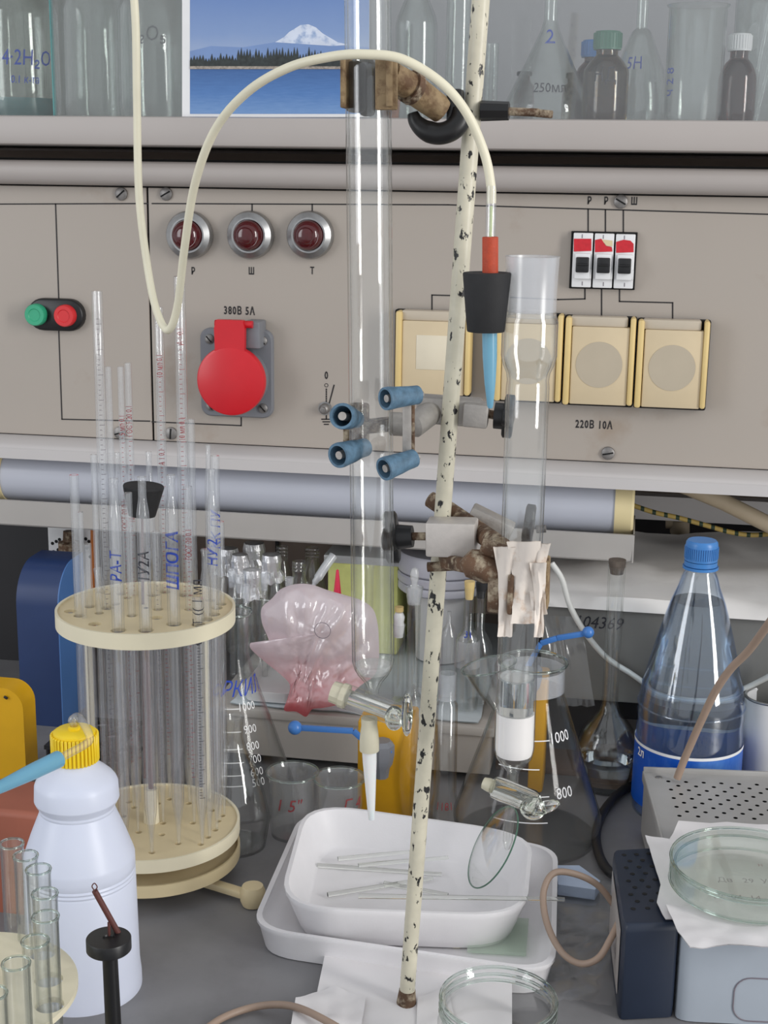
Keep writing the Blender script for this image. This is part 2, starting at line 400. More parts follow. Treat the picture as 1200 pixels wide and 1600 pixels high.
# ================================================================== THE SETTING
YP = 1.50                                           # front of the service panel
XL, XR = -1.25, .75
wl = ob('wall_back', box2((XL, 1.95, 0), (XR, 1.98, 1.15)), 'wallb', kind='structure', label='beige wood wall behind the bench', smooth=False)
for k in range(9):
    x = XL+.04+k*.235
    ob('seam', box2((x, 1.946, .0), (x+.005, 1.951, .5)), 'vdark', wl, smooth=False)
wb = thing('workbench', 'grey linoleum workbench top carrying all the glassware', 'bench', (-.2, 1.1, 0))
ob('worktop', box2((XL, .35, -.035), (XR, 1.95, 0), .004), 'bench', wb)
for lx in (XL+.06, XR-.06):
    for ly in (.42, 1.88): ob('leg', box2((lx-.025, ly-.025, -.88), (lx+.025, ly+.025, -.035), .003), 'strip', wb)
ob('floor', box2((-2.9, -1.6, -.92), (2.9, 2.0, -.88)), mat('brown_floor_linoleum', rgb(120, 104, 92), .5, var=.1, scale=3), kind='structure', label='brown linoleum floor under the bench', smooth=False)
# shelf board of the cabinet above
zs1, zs0 = W(600, 184, 1.45).z, W(600, 232, 1.45).z
sh = thing('cabinet', 'off-white wall cabinet with a glass front above the panel', 'cabinet', (-.2, 1.6, zs0))
ob('shelf_board', box2((XL, 1.45, zs0), (XR, 1.93, zs1), .004), 'strip', sh)
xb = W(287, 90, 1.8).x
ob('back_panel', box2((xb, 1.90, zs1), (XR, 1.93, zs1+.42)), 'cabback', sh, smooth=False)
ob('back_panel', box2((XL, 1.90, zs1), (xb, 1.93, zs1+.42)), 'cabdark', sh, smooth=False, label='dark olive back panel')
ob('cabinet_top', box2((XL, 1.45, zs1+.42), (XR, 1.93, zs1+.44)), 'strip', sh, smooth=False)
xpe = W(82, 90, 1.47).x
for (x0, x1, yy, lb) in ((XL, W(290, 90, 1.48).x, 1.484, 'dusty sliding glass pane over the dark left shelf'), (xpe, XR, 1.470, 'dusty sliding glass pane in front of the amber bottles')):
    g = ob('sliding_pane', box2((x0, yy, zs1-.001), (x1, yy+.004, zs1+.40)), 'pane2' if 'dark' in lb else 'pane', sh, smooth=False)
ob('pane_edge', box2((xpe-.0012, 1.469, zs1), (xpe, 1.475, zs1+.40)), 'paneedge', sh, smooth=False)

# ================================================================== SERVICE PANEL
sp = thing('service_panel', 'cream electrical service panel with printed black circuit lines', 'control panel', (-.2, YP, W(600, 700, YP).z))
zt, zb = .602, .323
xs = W(234.5, 490, YP).x
ob('panel_plate', box2((XL, YP, zb), (xs-.0012, YP+.004, zt), .0008), 'panel', sp, smooth=False)
ob('panel_plate', box2((xs+.0012, YP, zb), (XR, YP+.004, zt), .0008), 'panel', sp, smooth=False)
ob('panel_body', box2((XL, YP+.003, zb-.028), (XR, 1.72, zt+.03)), 'gap', sp, smooth=False)
zg0, zg1 = W(600, 239, 1.49).z, W(600, 256, 1.475).z
# rounded strip above the plates and lip below them: extruded profiles
def extr(prof): return prism([(XL, y, z) for y, z in prof], (XR-XL, 0, 0))
hz0, hz1 = zt+.0015, W(600, 257, 1.475).z
ob('top_strip', extr([(1.53, hz1), (1.482, hz1), (1.476, hz1-.003), (1.474, hz1-.010), (1.476, hz0+.006), (1.484, hz0+.001), (1.499, hz0), (1.53, hz0)]), 'strip', sp, ang=60)
lz1 = zb-.001; lz0 = W(600, 735, 1.462).z
ob('bottom_lip', extr([(1.53, lz1), (1.499, lz1), (1.470, lz1-.004), (1.464, lz1-.009), (1.461, lz1-.02), (1.461, lz0+.004), (1.465, lz0), (1.60, lz0), (1.60, lz0+.003), (1.53, lz0+.003)]), 'lip', sp, ang=50)
def screw_mesh(P, r, a=.6):
    A = Vector(P)
    hd = xf(lathe([(r*1.0, 0), (r*1.0, .001), (r*.95, .0025), (r*.6, .0038), (0, .0042)], 20), axm(A, d=(0, -1, 0)))
    return hd
def slot_mesh(P, r, a, h=.0040):
    m = rbox(0, 0, h, r*1.7, r*.22, .0012); return xf(m, axm(P, d=(0, -1, 0), roll=a))
for (px, py, a) in ((190, 303, .7), (260, 303, .5), (970, 315, -.5), (268, 677, 1.5), (950, 708, .2), (188, 676, .3)):
    P = W(px, py, YP); s = ob('screw', screw_mesh(P, .0072), 'screw', sp)
    ob('slot', slot_mesh(P, .0068, a), 'gap', s, smooth=False)
def pline(pts, w=1.9):
    ms = []
    Q = [W(x, y, YP) for x, y in pts]
    for a, b in zip(Q, Q[1:]):
        d = (b-a).normalized(); n = Vector((-d.z, 0, d.x))*(w*.00035); e = d*(w*.00035)
        ms.append(prism([p+Vector((0, -.0002, 0)) for p in (a-e+n, b+e+n, b+e-n, a-e-n)], (0, -.0002, 0)))
    return join(*ms)
lines = [[(-40, 319), (231, 318)], [(87, 319), (92, 467)], [(92, 517), (97, 655), (234, 658)], [(238, 659), (377, 665), (377, 650)],
 [(238, 318), (700, 320), (1240, 336)], [(394, 319), (394, 330)], [(488, 319), (488, 330)], [(300, 319), (300, 330)],
 [(919, 327), (919, 362)], [(946, 328), (946, 362)], [(974, 329), (974, 362)], [(675, 487), (675, 461), (760, 463), (872, 468), (914, 467), (914, 451)],
 [(940, 451), (940, 496)], [(968, 452), (968, 471), (1051, 473), (1051, 499)],
 [(522, 602), (514, 632)], [(503, 655), (517, 655)], [(505, 659), (515, 659)], [(507, 663), (513, 663)], [(510, 645), (510, 655)]]
for L in lines: ob('printed_line', pline(L), 'ink', sp, smooth=False)
for k in range(7): ob('printed_dot', pline([(510, 608+k*3.6), (510, 609.2+k*3.6)]), 'ink', sp, smooth=False)
def ptext(s, px, py, h, sx=.80): ob('lettering', text_plane(s, W(px, py, YP)+Vector((0, -.0004, 0)), h*mpp(W(px, py, YP))*1.5, sx=sx*.85, weight=.0003, space=1.22), 'ink', sp, smooth=False, nofix=True)
for a in (('Р', 302, 424, 10), ('Ш', 393, 424, 10), ('Т', 488, 423.5, 10), ('380В 5А', 374, 486, 11.5), ('Р', 921, 314, 10.5), ('Р', 947, 314.5, 10.5), ('Ш', 991, 315, 10.5), ('220В 10А', 928, 664, 11.5), ('0', 510, 587, 11)): ptext(*a)
ob('printed_ring', mv(xf(lathe([(.0016, 0), (.0022, 0), (.0022, .0003), (.0016, .0003), (.0016, 0)], 16), Matrix.Rotation(pi/2, 4, 'X')), W(510, 602, YP)), 'ink', sp)

# indicator lamps
for px, lb in ((295, 'dark red indicator lamp in chrome ring above letter P'), (390, 'dark red indicator lamp in chrome ring, middle one above letter Ш'), (483, 'dark red indicator lamp in chrome ring above letter T, nearest the tall tube')):
    c = W(px+3, 367, YP); t = thing('indicator_lamp', lb, 'lamp', c, 'row of three red indicator lamps')
    mx = axm(c, d=(0, -1, 0)); k = mpp(c)
    ob('bezel', xf(lathe([(0, .001), (37*k, .001), (37*k, .007), (35*k, .010), (27*k, .0135), (24.5*k, .0135), (24*k, .009), (0, .009)], 48), mx), 'chrome', t, ang=30)
    ob('lens', xf(lathe([(0, .008), (23.6*k, .0085), (23*k, .017), (20*k, .022), (12*k, .0255), (0, .0265)], 36), mx), 'lens', t)
    for j in range(1, 3):
        r = (4+7*j)*k; ob('lens_ring', xf(lathe([(r, .0262-.0009*j*j), (r+.0008, .0272-.0011*j*j), (r+.0016, .0258-.0011*j*j)], 24), mx), 'lens', t)
# push-button station
c = W(91, 491, YP); k = mpp(c); t = thing('push_button_switch', 'black oval push-button switch with green and red buttons', 'switch', c)
def stadium(hw, hh, n=12): return [(hw-hh+hh*cos(a), hh*sin(a)) for a in [-pi/2+pi*i/n for i in range(n+1)]]+[(-hw+hh+hh*cos(a), hh*sin(a)) for a in [pi/2+pi*i/n for i in range(n+1)]]
rings = []
for s_, d in ((1, 0), (1, .006), (.97, .0085), (.88, .0095)):
    rings.append([c+Vector((x, -d, z)) for x, z in stadium((46-(1-s_)*25)*k, (25-(1-s_)*25)*k)])
ob('housing', loft(rings), 'black', t, ang=50)
for dx, mt in ((-29, 'grnbtn'), (19, 'redbtn')):
    b = c+Vector((dx*k, 0, 0)); ob('button', xf(lathe([(17*k, .008), (17*k, .016), (15.5*k, .018), (10*k, .018), (9*k, .0172), (0, .0172)], 28), axm(b, d=(0, -1, 0))), mt, t)
# 380 V socket with red lid
c = W(372, 582, YP); k = mpp(c); t = thing('power_socket', 'grey power socket with round red hinged lid', 'socket', c)
def rrect(hw, hh, r, n=6):
    o = []
    for sx, sz, a0 in ((1, -1, -pi/2), (1, 1, 0), (-1, 1, pi/2), (-1, -1, pi)):
        o += [(sx*(hw-r)+r*cos(a0+pi/2*i/n), sz*(hh-r)+r*sin(a0+pi/2*i/n)) for i in range(n+1)]
    return o
rings = [[c+Vector((x*s_, -d, z*s_)) for x, z in rrect(58*k, 69*k, 16*k)] for s_, d in ((1, 0), (1, .006), (.97, .008))]
ob('flange', loft(rings), 'greyplastic', t, ang=45)
for dx, dy in ((-42, -52), (43, -52), (43, 53), (-42, 53)):
    P = c+Vector((dx*k, -.007, -dy*k)); s = ob('screw', screw_mesh(P, .0055), 'screw', t); ob('slot', slot_mesh(P, .0052, 2.3), 'gap', s, smooth=False)
lc = W(361, 595, YP-.035); kl = mpp(lc)
cb = W(373, 590, YP); 
ob('socket_body', loft([[cb.lerp(lc, q)+Vector((52*kl*cos(a), 0, 52*kl*sin(a))) for a in [2*pi*i/40 for i in range(40)]] for q in (0, .3, .9)]), 'greyplastic', t)
mxl = axm(lc, d=(0, -1, 0))
ob('lid', xf(lathe([(0, -.006), (54.5*kl, -.006), (54.8*kl, .001), (53.5*kl, .003), (50*kl, .004), (0, .0045)], 56), mxl), 'redlid', t)
h0 = lc+Vector((3*kl, 0, 50*kl))
tab = [(-24, 40), (-25, 82), (-21, 95), (21, 95), (24, 82), (23, 40)]
ob('hinge_tab', prism([lc+Vector((x*kl, .004, z*kl)) for x, z in tab], (0, -.0075, 0)), 'redlid', t, smooth=False)
ob('hinge_block', box2((lc.x+18*kl, YP-.028, lc.z+50*kl), (lc.x+44*kl, YP, lc.z+92*kl), .002), 'greyplastic', t)
ob('hinge_pin', cyl((lc.x-26*kl, lc.y+.004, lc.z+88*kl), (lc.x+34*kl, lc.y+.004, lc.z+88*kl), .004), 'redlid', t)
# earthing terminal
c = W(508, 638, YP); t = thing('earth_terminal', 'small grey earthing bolt beside the ground symbol', 'terminal', c)
ob('bolt', xf(lathe([(0, 0), (.0058, 0), (.0058, .006), (.0048, .008), (.003, .009), (.003, .013), (0, .0135)], 18), axm(c, d=(0, -1, 0))), 'screw', t)
ob('washer', xf(lathe([(0, 0), (.0075, 0), (.0075, .0015), (0, .0015)], 20), axm(c, d=(0, -1, 0))), 'chrome', t)
# circuit breakers
fr = pbox(891, 362, 994, 452, YP-.003, .004, .0005)
ob('breaker_frame', fr, 'gap', sp, smooth=False)
names = ('left breaker of the three, whole red sticker', 'middle breaker of the three, torn red sticker showing beige', 'breaker at the right end of the three, red sticker frayed on top')
for i in range(3):
    x0 = 894.5+i*33; x1 = x0+30.5; c = W((x0+x1)/2, 408+i, YP); yo = i*1.0
    t = thing('circuit_breaker', 'white '+names[i], 'circuit breaker', c, 'circuit breakers')
    ob('body', pbox(x0, 364+yo, x1, 449+yo, YP-.010, .012, .001), 'white', t)
    ob('centre_block', pbox(x0+3, 396+yo, x1-3, 436+yo, YP-.016, .010, .001), 'white', t)
    st = [(x0+2, 373+yo), (x1-1, 373+yo), (x1-1, 392+yo), (x0+2, 393+yo)]
    if i == 1: st = [(x0+2, 375), (x0+12, 373), (x0+19, 384), (x1-2, 386), (x1-1, 393), (x0+2, 394)]
    if i == 2: st = [(x0+2, 378), (x0+14, 374.5), (x1-6, 376), (x1-1, 381), (x1-1, 394), (x0+2, 395)]
    ob('sticker', prism([W(x, y, YP-.0105) for x, y in st], (0, -.0004, 0)), 'sticker', t, smooth=False)
    if i == 1: ob('torn_patch', prism([W(x, y, YP-.0105) for x, y in ((x0+12, 374), (x1-1, 376), (x1-1, 385), (x0+20, 384))], (0, -.0003, 0)), 'cream', t, smooth=False)
    ob('toggle', pbox(x0+5, 402+yo, x1-5, 426+yo, YP-.021, .012, .0012), 'black', t)
    ob('toggle_lip', pbox(x0+5.5, 412+yo, x1-5.5, 415+yo, YP-.0235, .004, .0008), 'black', t)
    for y in (366, 440): ob('screw_slot', pbox((x0+x1)/2-.6, y+yo, (x0+x1)/2+.6, y+6+yo, YP-.0103, .001), 'inkgrey', t, smooth=False)
    ob('side_rib', pbox(x1-4, 420+yo, x1-1, 436+yo, YP-.014, .006, .0008), 'white', t)
# covered outlets
for (x0, y0, x1, y1, lb, sq) in ((617, 486, 735, 617, 'yellowed wall switch under a milky cover, left of the stand rod', 1), (773, 490, 878, 627, 'yellowed covered outlet half hidden behind the ground-joint tube', 0),
        (881, 495, 991, 633, 'yellowed covered outlet below the breakers, second from the right end', 0), (994, 500, 1106, 638, 'yellowed covered outlet at the right end of the row', 0)):
    c = W((x0+x1)/2, (y0+y1)/2, YP); t = thing('covered_outlet', lb, 'socket', c, 'row of covered outlets')
    ob('back_box', pbox(x0-1, y0-1, x1+1, y1+2, YP-.012, .012, .002), 'gap', t)
    ob('side_bar', pbox(x0, y0, x0+10, y1, YP-.026, .024, .0025), 'yellowed', t)
    ob('side_bar', pbox(x1-9, y0+2, x1, y1+2, YP-.026, .024, .0025), 'yellowed', t)
    ob('cover', pbox(x0+10.5, y0+16, x1-9.5, y1, YP-.023, .020, .0015), 'cover', t)
    ob('cover_hinge', pbox(x0+10.5, y0, x1-9.5, y0+16, YP-.021, .018, .002), 'covertop', t)
    cc = W((x0+x1)/2, (y0+y1)/2+6, YP-.0231); k = mpp(cc)
    if sq: ob('switch_face', pbox((x0+x1)/2-26, y0+38, (x0+x1)/2+22, y0+92, YP-.0236, .002, .0006), 'coversq', t)
    else: ob('outlet_face', xf(lathe([(0, 0), (36*k, 0), (36*k, .0004), (0, .0005)], 40), axm(cc, d=(0, -1, 0))), 'coverdisc', t)

# ================================================================== PHOTO PRINT on the cabinet glass
YQ = 1.466
pc = thing('photo_print', 'glossy photo print of a snowy mountain over a lake', 'picture', (W(430, 180, YQ).x, YQ, zs1))
t = NT('print_sky'); tc = t.n('ShaderNodeTexCoord'); sx = t.n('ShaderNodeSeparateXYZ'); t.l(tc.outputs['Generated'], sx.inputs[0])
nz = t.noise(30, 5); f = t.math('ADD', sx.outputs[2], t.math('MULTIPLY', t.math('SUBTRACT', nz, .5), .12))
p = t.principled(t.ramp(f, [(.0, rgb(160, 174, 200)), (.3, rgb(126, 150, 192)), (1, rgb(78, 114, 176))]), .25); M['psky'] = t.m
t = NT('print_water'); tc = t.n('ShaderNodeTexCoord'); sx = t.n('ShaderNodeSeparateXYZ'); t.l(tc.outputs['Generated'], sx.inputs[0])
nz = t.noise(60, 5, .6, (1, 1, 9)); f = t.math('ADD', sx.outputs[2], t.math('MULTIPLY', t.math('SUBTRACT', nz, .5), .5))
t.principled(t.ramp(f, [(0, rgb(112, 146, 192)), (.45, rgb(80, 120, 176)), (1, rgb(60, 96, 150))]), .25); M['pwater'] = t.m
M['psnow'] = blotch('print_snow', rgb(198, 206, 222), rgb(140, 162, 198), .3, 90, .56, .08, 0, 0)
M['phaze'] = mat('print_haze', rgb(116, 142, 188), .3, var=.06)
M['ptree'] = mat('print_trees', rgb(44, 50, 50), .3, var=.4, scale=250)
M['pshore'] = mat('print_shore', rgb(150, 140, 130), .3, var=.4, scale=500)
def flat(pts, d): return prism([W(x, y, YQ) + Vector((0, -d, 0)) for x, y in pts], (0, -.0002, 0))
ob('card', prism([W(x, y, YQ) for x, y in ((284.5, -60), (284.5, 183), (577, 183), (577, -60))], (0, .0008, 0)), 'white', pc, smooth=False)
ob('print_sky', flat(((297, -60), (297, 100), (577, 100), (577, -60)), .0001), 'psky', pc, smooth=False)
ob('print_water', flat(((297, 105), (297, 178), (577, 178), (577, 105)), .0001), 'pwater', pc, smooth=False)
ob('print_haze', flat(((297, 80), (330, 72), (380, 74), (430, 66), (500, 70), (577, 74), (577, 106), (297, 106)), .0003), 'phaze', pc, smooth=False)
ob('print_mountain', flat(((430, 66), (444, 58), (452, 50), (462, 44), (470, 39), (482, 38), (494, 43), (504, 52), (514, 58), (528, 66), (545, 70), (520, 72)), .0004), 'psnow', pc, smooth=False)
random.seed(3); tr = [(297, 107)]; x = 297
while x < 577:
    h = (26 if 370 < x < 500 else 18)*(.7+.5*random.random()); tr += [(x, 104-h*.62), (x+2.2, 104-h), (x+4.2, 104-h*.6)]; x += 4.6
ob('print_trees', flat(tr+[(577, 107)], .0006), 'ptree', pc, smooth=False)
ob('print_shore', flat(((297, 103.5), (577, 104), (577, 108), (297, 108)), .0008), 'pshore', pc, smooth=False)

# ================================================================== LUMINAIRE under the panel
YL = 1.515
A, B = W(14, 733, YL), W(964, 790, YL); zc = W(500, 766, YL).z; A.z = B.z = zc; rl = 42*mpp(W(500, 766, YL))
fl = thing('fluorescent_lamp', 'long fluorescent lamp with milky tube cover under the panel', 'lamp', ((A.x+B.x)/2, YL, zc-rl-.02))
ob('diffuser', cyl(A, B, rl, seg=56), 'diffuser', fl)
for P, d in ((B, 1), (A, -1)):
    ob('end_cap', xf(lathe([(0, -.002), (rl+.0015, -.002), (rl+.0015, .016), (rl*.97, .0185), (0, .0185)], 48), axm(P, d=(d, 0, 0))), 'endcap', fl)
yc = 1.468; z1, z0 = W(500, 809, yc).z, W(500, 851, yc).z; xr = W(991, 850, yc).x
chp = [(yc, z1), (yc+.002, z0+.002), (yc+.004, z0), (1.56, z0), (1.56, z1), (1.556, z1), (1.556, z0+.004), (yc+.006, z0+.004), (yc+.0035, z1)]
ob('channel', prism([(A.x-.03, y, z) for y, z in chp], (xr-A.x+.03, 0, 0)), 'channel', fl, ang=30)
ob('channel_end', box2((xr-.0015, yc+.001, z0), (xr, 1.56, z1)), 'channel', fl, smooth=False)

# ================================================================== BEHIND, RIGHT: boards, conduit, striped wire, pipe
ob('trim_1', box2((W(985, 800, 1.75).x, 1.74, W(1090, 816, 1.74).z), (XR, 1.76, W(1090, 779, 1.74).z)), 'lip', kind='structure', label='white horizontal board below the panel')
ob('dark_board', box2((W(930, 850, 1.9).x, 1.90, 0), (XR, 1.92, W(1090, 800, 1.9).z)), 'dark', label='dark grey board behind the white sheet', cat_='board', smooth=False)
ob('conduit', tube([W(1060, 755, 1.58), W(1130, 784, 1.58), W(1210, 824, 1.58), W(1260, 850, 1.58)], .0095, 16), 'conduit', label='beige conduit running diagonally under the panel', cat_='pipe')
wp = cat([W(985, 788, 1.6), W(1020, 800, 1.6), W(1060, 809, 1.6), W(1100, 820, 1.6), W(1140, 831, 1.6), W(1175, 836, 1.6), W(1215, 833, 1.6)], 10)
t = NT('striped_insulation'); tc = t.n('ShaderNodeTexCoord'); sx = t.n('ShaderNodeSeparateXYZ'); t.l(tc.outputs['Object'], sx.inputs[0])
w_ = t.math('FRACT', t.math('MULTIPLY', sx.outputs[0], 75.0)); t.principled(t.ramp(w_, [(0, rgb(178, 152, 84)), (.68, rgb(44, 62, 46))], 'CONSTANT'), .5); M['stripe'] = t.m
ob('earth_wire', tube(wp, .0028, 10), 'stripe', label='yellow and green striped earth wire under the panel', cat_='wire')
pp = thing('drain_pipe', 'short beige pipe stub with collar behind the bottle cap', 'pipe', W(1065, 860, 1.8))
ob('pipe', cyl(W(1062, 900, 1.8), W(1062, 822, 1.8), .011), 'conduit', pp)
ob('collar', cyl(W(1062, 832, 1.8), W(1062, 812, 1.8), .0125), 'conduit', pp)
ob('elbow', cyl(W(1040, 815, 1.8), W(1062, 815, 1.8), .009), 'conduit', pp)
# grey instrument box with white sheet
bz1 = W(1050, 948, 1.42).z; bz0 = W(1050, 1105, 1.42).z; bx0 = W(845, 1020, 1.42).x
t = thing('instrument_box', 'olive-grey instrument box with painted inventory number', 'box', (.2, 1.55, bz0))
ob('case', box2((bx0, 1.42, bz0), (XR-.05, 1.72, bz1), .004), 'boxgrey', t)
for x in (.0, .25, .5): ob('foot', box2((x, 1.44, bz0-.025), (x+.03, 1.47, bz0)), 'black', t)
ob('inventory_number', text_plane('104369', W(934, 974, 1.4195), 28*mpp(W(934, 974, 1.42)), sx=.9, shear=.25), 'inkblack', t, smooth=False, nofix=True)
nx, ny = 40, 16; v, f = [], []
for j in range(ny+1):
    for i in range(nx+1):
        x = bx0-.01+(XR-.05-bx0)*i/nx; q = j/ny; y = 1.405+.32*q
        z = bz1+.004+.010*noise.noise(Vector((x*9, y*14, 1)))+.006*noise.noise(Vector((x*30, y*12, 5)))
        if j == 0: z -= .012; y = 1.412
        v.append(Vector((x, y, max(z, bz1+.001) if j else bz1-.006)))
for j in range(ny):
    for i in range(nx): a = j*(nx+1)+i; f.append((a, a+1, a+nx+2, a+nx+1))
ob('plastic_sheet', (v, f), 'sheet', label='wrinkled white sheet lying over the instrument box', cat_='sheet')
ob('wooden_strip', box2((W(775, 1215, 1.42).x, 1.405, .0), (W(1005, 1215, 1.42).x, 1.46, W(850, 1196, 1.41).z), .001), 'wood', label='brown wooden strip lying behind the conical flask', cat_='board')

# ================================================================== SHELF GLASSWARE behind the cabinet glass
ZS = zs1
def shelf_lathe(px, Y, rows, sm=0): return Lathe(px, 100, Y, rows, sm, ZS)
# large jar with teal solution, far left
L = shelf_lathe(32, 1.60, [(-60, 26), (-50, 26), (-30, 34), (0, 54), (25, 60), (170, 60), (184, 56), (190, 50)])
t = thing('reagent_jar', 'large glass jar with teal solution and blue formula, left end of shelf', 'jar', L.c)
ob('jar_body', L.open(.003), 'far', t); ob('solution', L.part(ZS+.004, ZS+.024, -.004), 'tealliq', t)
ob('handwriting', L.wrap(text_mesh('4·2H₂O', .024, .75, .1), W(32, 95, 1.6).z, .18), 'inkblue', t, smooth=False, nofix=True)
ob('handwriting', L.wrap(text_mesh('0.1 к-та', .012, .8, .1), W(32, 128, 1.6).z, .1), 'inkblue', t, smooth=False, nofix=True)
for px, hw, Y, lb, tx in ((150, 52, 1.72, 'empty wide glass jar behind the green pane edge', None), (240, 55, 1.66, 'empty glass jar with pencilled formula beside the photo print', 'P₂O₅')):
    L = shelf_lathe(px, Y, [(-70, 30), (-40, 30), (-15, 40), (18, hw), (170, hw), (186, hw-4)])
    t = thing('glass_jar', lb, 'jar', L.c, 'glass jars on the dark shelf')
    ob('jar_body', L.open(.003), 'far', t)
    if tx: ob('handwriting', L.wrap(text_mesh(tx, .024, .8, .1), W(px, 58, Y).z, -.15), 'inkblack', t, smooth=False, nofix=True)
# stoppered bottle and tall cylinder behind the rod
L = shelf_lathe(650, 1.62, [(-60, 13), (-30, 13), (0, 20), (25, 30), (40, 33), (165, 33), (184, 30)], 0)
ob('glass_bottle', L.open(.0025), 'far', label='narrow glass bottle on the shelf between tall tube and rod', cat_='bottle')
c = W(611, 90, 1.55); t = ob('cork_stopper', mv(lathe([(0, -.012), (.009, -.012), (.011, .012), (0, .012)], 20), (c.x, 1.55, ZS+.012)), 'cork', label='brown cork standing on the shelf behind the tall tube', cat_='cork')
L = shelf_lathe(716, 1.60, [(-80, 20), (100, 20), (180, 20), (184, 26)]); ob('glass_cylinder', L.open(.002), 'far', label='tall narrow glass cylinder on the shelf behind the rod', cat_='cylinder')
L = shelf_lathe(768, 1.75, [(68, 11), (184, 11)]); ob('glass_vial', L.open(.001), 'far', label='small grey glass vial on the shelf, right of the rod', cat_='vial')
# conical flask marked 2
L = shelf_lathe(858, 1.58, [(-70, 12), (-60, 10.5), (30, 10.5), (48, 15), (100, 38), (160, 66), (176, 70), (186, 64)])
t = thing('conical_flask', 'conical shelf flask marked with a blue figure 2', 'flask', L.c)
ob('flask_body', L.open(.0016), 'far', t)
ob('handwriting', L.wrap(text_mesh('2', .021, 1.0), W(860, 60, 1.58).z, 0), 'inkblue', t, smooth=False, nofix=True)
ob('print', L.wrap(text_mesh('250мл', .014, .9), W(860, 141, 1.58).z, .05), 'inkblack', t, smooth=False, nofix=True)
# bottles
def bottle(name, lb, px, Y, rows, bodymat, caprows, capmat, text=None, liq=None, tmat='inkblack', sz=.02, cat_='bottle'):
    L = shelf_lathe(px, Y, rows); t = thing(name, lb, cat_, L.c)
    ob('bottle_body', L.open(.0018), bodymat, t)
    if caprows:
        C = Lathe(px, 100, Y, caprows); C.x = L.x; ob('cap', C.solid(32), capmat, t, ang=30)
        k = len(caprows); r, z = C.pr[0][0], C.pr[0][1]; z2 = C.pr[-1][1]
        rib = join(*[mv(rbox(0, 0, 0, .0012, .0012, (z2-z)*.8), (C.x+r*cos(a), Y+r*sin(a), (z+z2)/2)) for a in [2*pi*i/28 for i in range(28)]])
        ob('cap_ribs', rib, capmat, t, smooth=False)
    if liq: ob('liquid', L.part(ZS+.003, W(px, liq, Y).z, -.0025), 'amberliq', t)
    if text: ob('handwriting', L.wrap(text_mesh(text, sz, .8), W(px, text_y, Y).z, -.05), tmat, t, smooth=False, nofix=True)
    return t
text_y = 120
bottle('amber_bottle', 'amber glass bottle with ribbed green cap', 948, 1.545, [(76, 17), (86, 17), (96, 26), (108, 34), (116, 35.5), (178, 35.5), (187, 33)], 'amber', [(49, 19), (53, 21.5), (78, 21.5)], 'greencap', 'НД', 153)
bottle('dark_bottle', 'small dark bottle with blue cap behind the green-capped one', 928, 1.62, [(88, 15), (96, 15), (106, 24), (114, 27), (180, 27), (188, 25)], 'amberdk', [(63, 18), (66, 20), (90, 20)], 'capblue')
bottle('brown_bottle', 'brown glass bottle with white ribbed cap at the right of the shelf', 1154, 1.58, [(80, 14), (92, 14), (100, 21), (116, 28), (124, 29.5), (178, 29.5), (188, 27)], 'amberdk', [(53, 16), (56, 18), (80, 18)], 'white')
bottle('brown_vial', 'small brown bottle seen through the flask marked 2', 820, 1.70, [(118, 9), (126, 9), (134, 16), (180, 16), (186, 15)], 'amberdk', [(112, 11), (119, 11)], 'black')
bottle('brown_vial', 'small brown bottle with yellow foot between flask and amber bottle', 898, 1.70, [(122, 10), (130, 10), (138, 18), (180, 18), (186, 17)], 'amberdk', [(114, 12), (123, 12)], 'black', liq=160)
# thin-neck flask and beakers
L = shelf_lathe(1000, 1.62, [(-70, 9), (44, 9), (50, 15), (62, 20), (110, 38), (160, 46), (180, 46), (188, 42)])
t = thing('long_neck_flask', 'thin-necked shelf flask just right of the green cap', 'flask', L.c); ob('flask_body', L.open(.0014), 'far', t)
ob('handwriting', L.wrap(text_mesh('5Н', .018, .8), W(1000, 102, 1.62).z, -.25), 'inkblue', t, smooth=False, nofix=True)
for px, hw, top, Y, lb, tx in ((1086, 45, 8, 1.535, 'tall glass beaker with blue marks on the shelf', 'ч 2 8'), (1192, 48, -6, 1.62, 'tall glass beaker at the right edge of the shelf', None)):
    L = shelf_lathe(px, Y, [(top, hw+4), (top+6, hw), (176, hw-1), (186, hw-6)]); t = thing('glass_beaker', lb, 'beaker', L.c)
    ob('beaker_body', L.open(.0018, 56), 'far', t)
    if tx: ob('handwriting', L.wrap(text_mesh(tx, .017, .8), W(px, 130, Y).z, -.95, vert=True), 'inkblue', t, smooth=False, nofix=True)
for k, (a, b) in enumerate((((1168, 184), (1214, -40)), ((1182, 184), (1232, -20)))):
    ob('glass_rod', cyl(Vector((W(a[0], a[1], 1.61).x, 1.61+.02*k, ZS+.004)), W(b[0], b[1], 1.64), .0028), 'pip', label=('slanting glass rod in the right edge beaker, longer one', 'slanting glass rod leaning in the right edge beaker, outer one')[k], cat_='rod')

# ================================================================== LAB STAND AND CLAMPS
YR = .94
RA, RB = W(633, 1592, YR), W(772, -280, YR)
st = thing('lab_stand', 'leaning cream stand rod with chipped paint', 'stand', (RA.x, YR, 0))
rr = .0058
ob('rod', cyl(RA, RB, rr, seg=32), 'rod', st)
ob('rod_socket', tube([RA+(RB-RA)*q for q in (-.004, .012, .03)], [.0085, .008, .0062], 20), 'rust', st)
ob('base_plate', box2((RA.x-.06, .80, 0), (RA.x+.06, YR+.012, .006), .002), 'boxgrey', st)
def rodat(py):                                       # rod point at a picture row
    a, b = 0.0, 1.0
    for _ in range(30):
        m_ = (a+b)/2; p = RA.lerp(RB, m_); d = p-CAM; y = 800-F_PX*d.dot(UP)/d.dot(FW)
        if y > py: a = m_
        else: b = m_
    return RA.lerp(RB, (a+b)/2)
YT = .905                                            # tall column
YC = .895                                            # short column
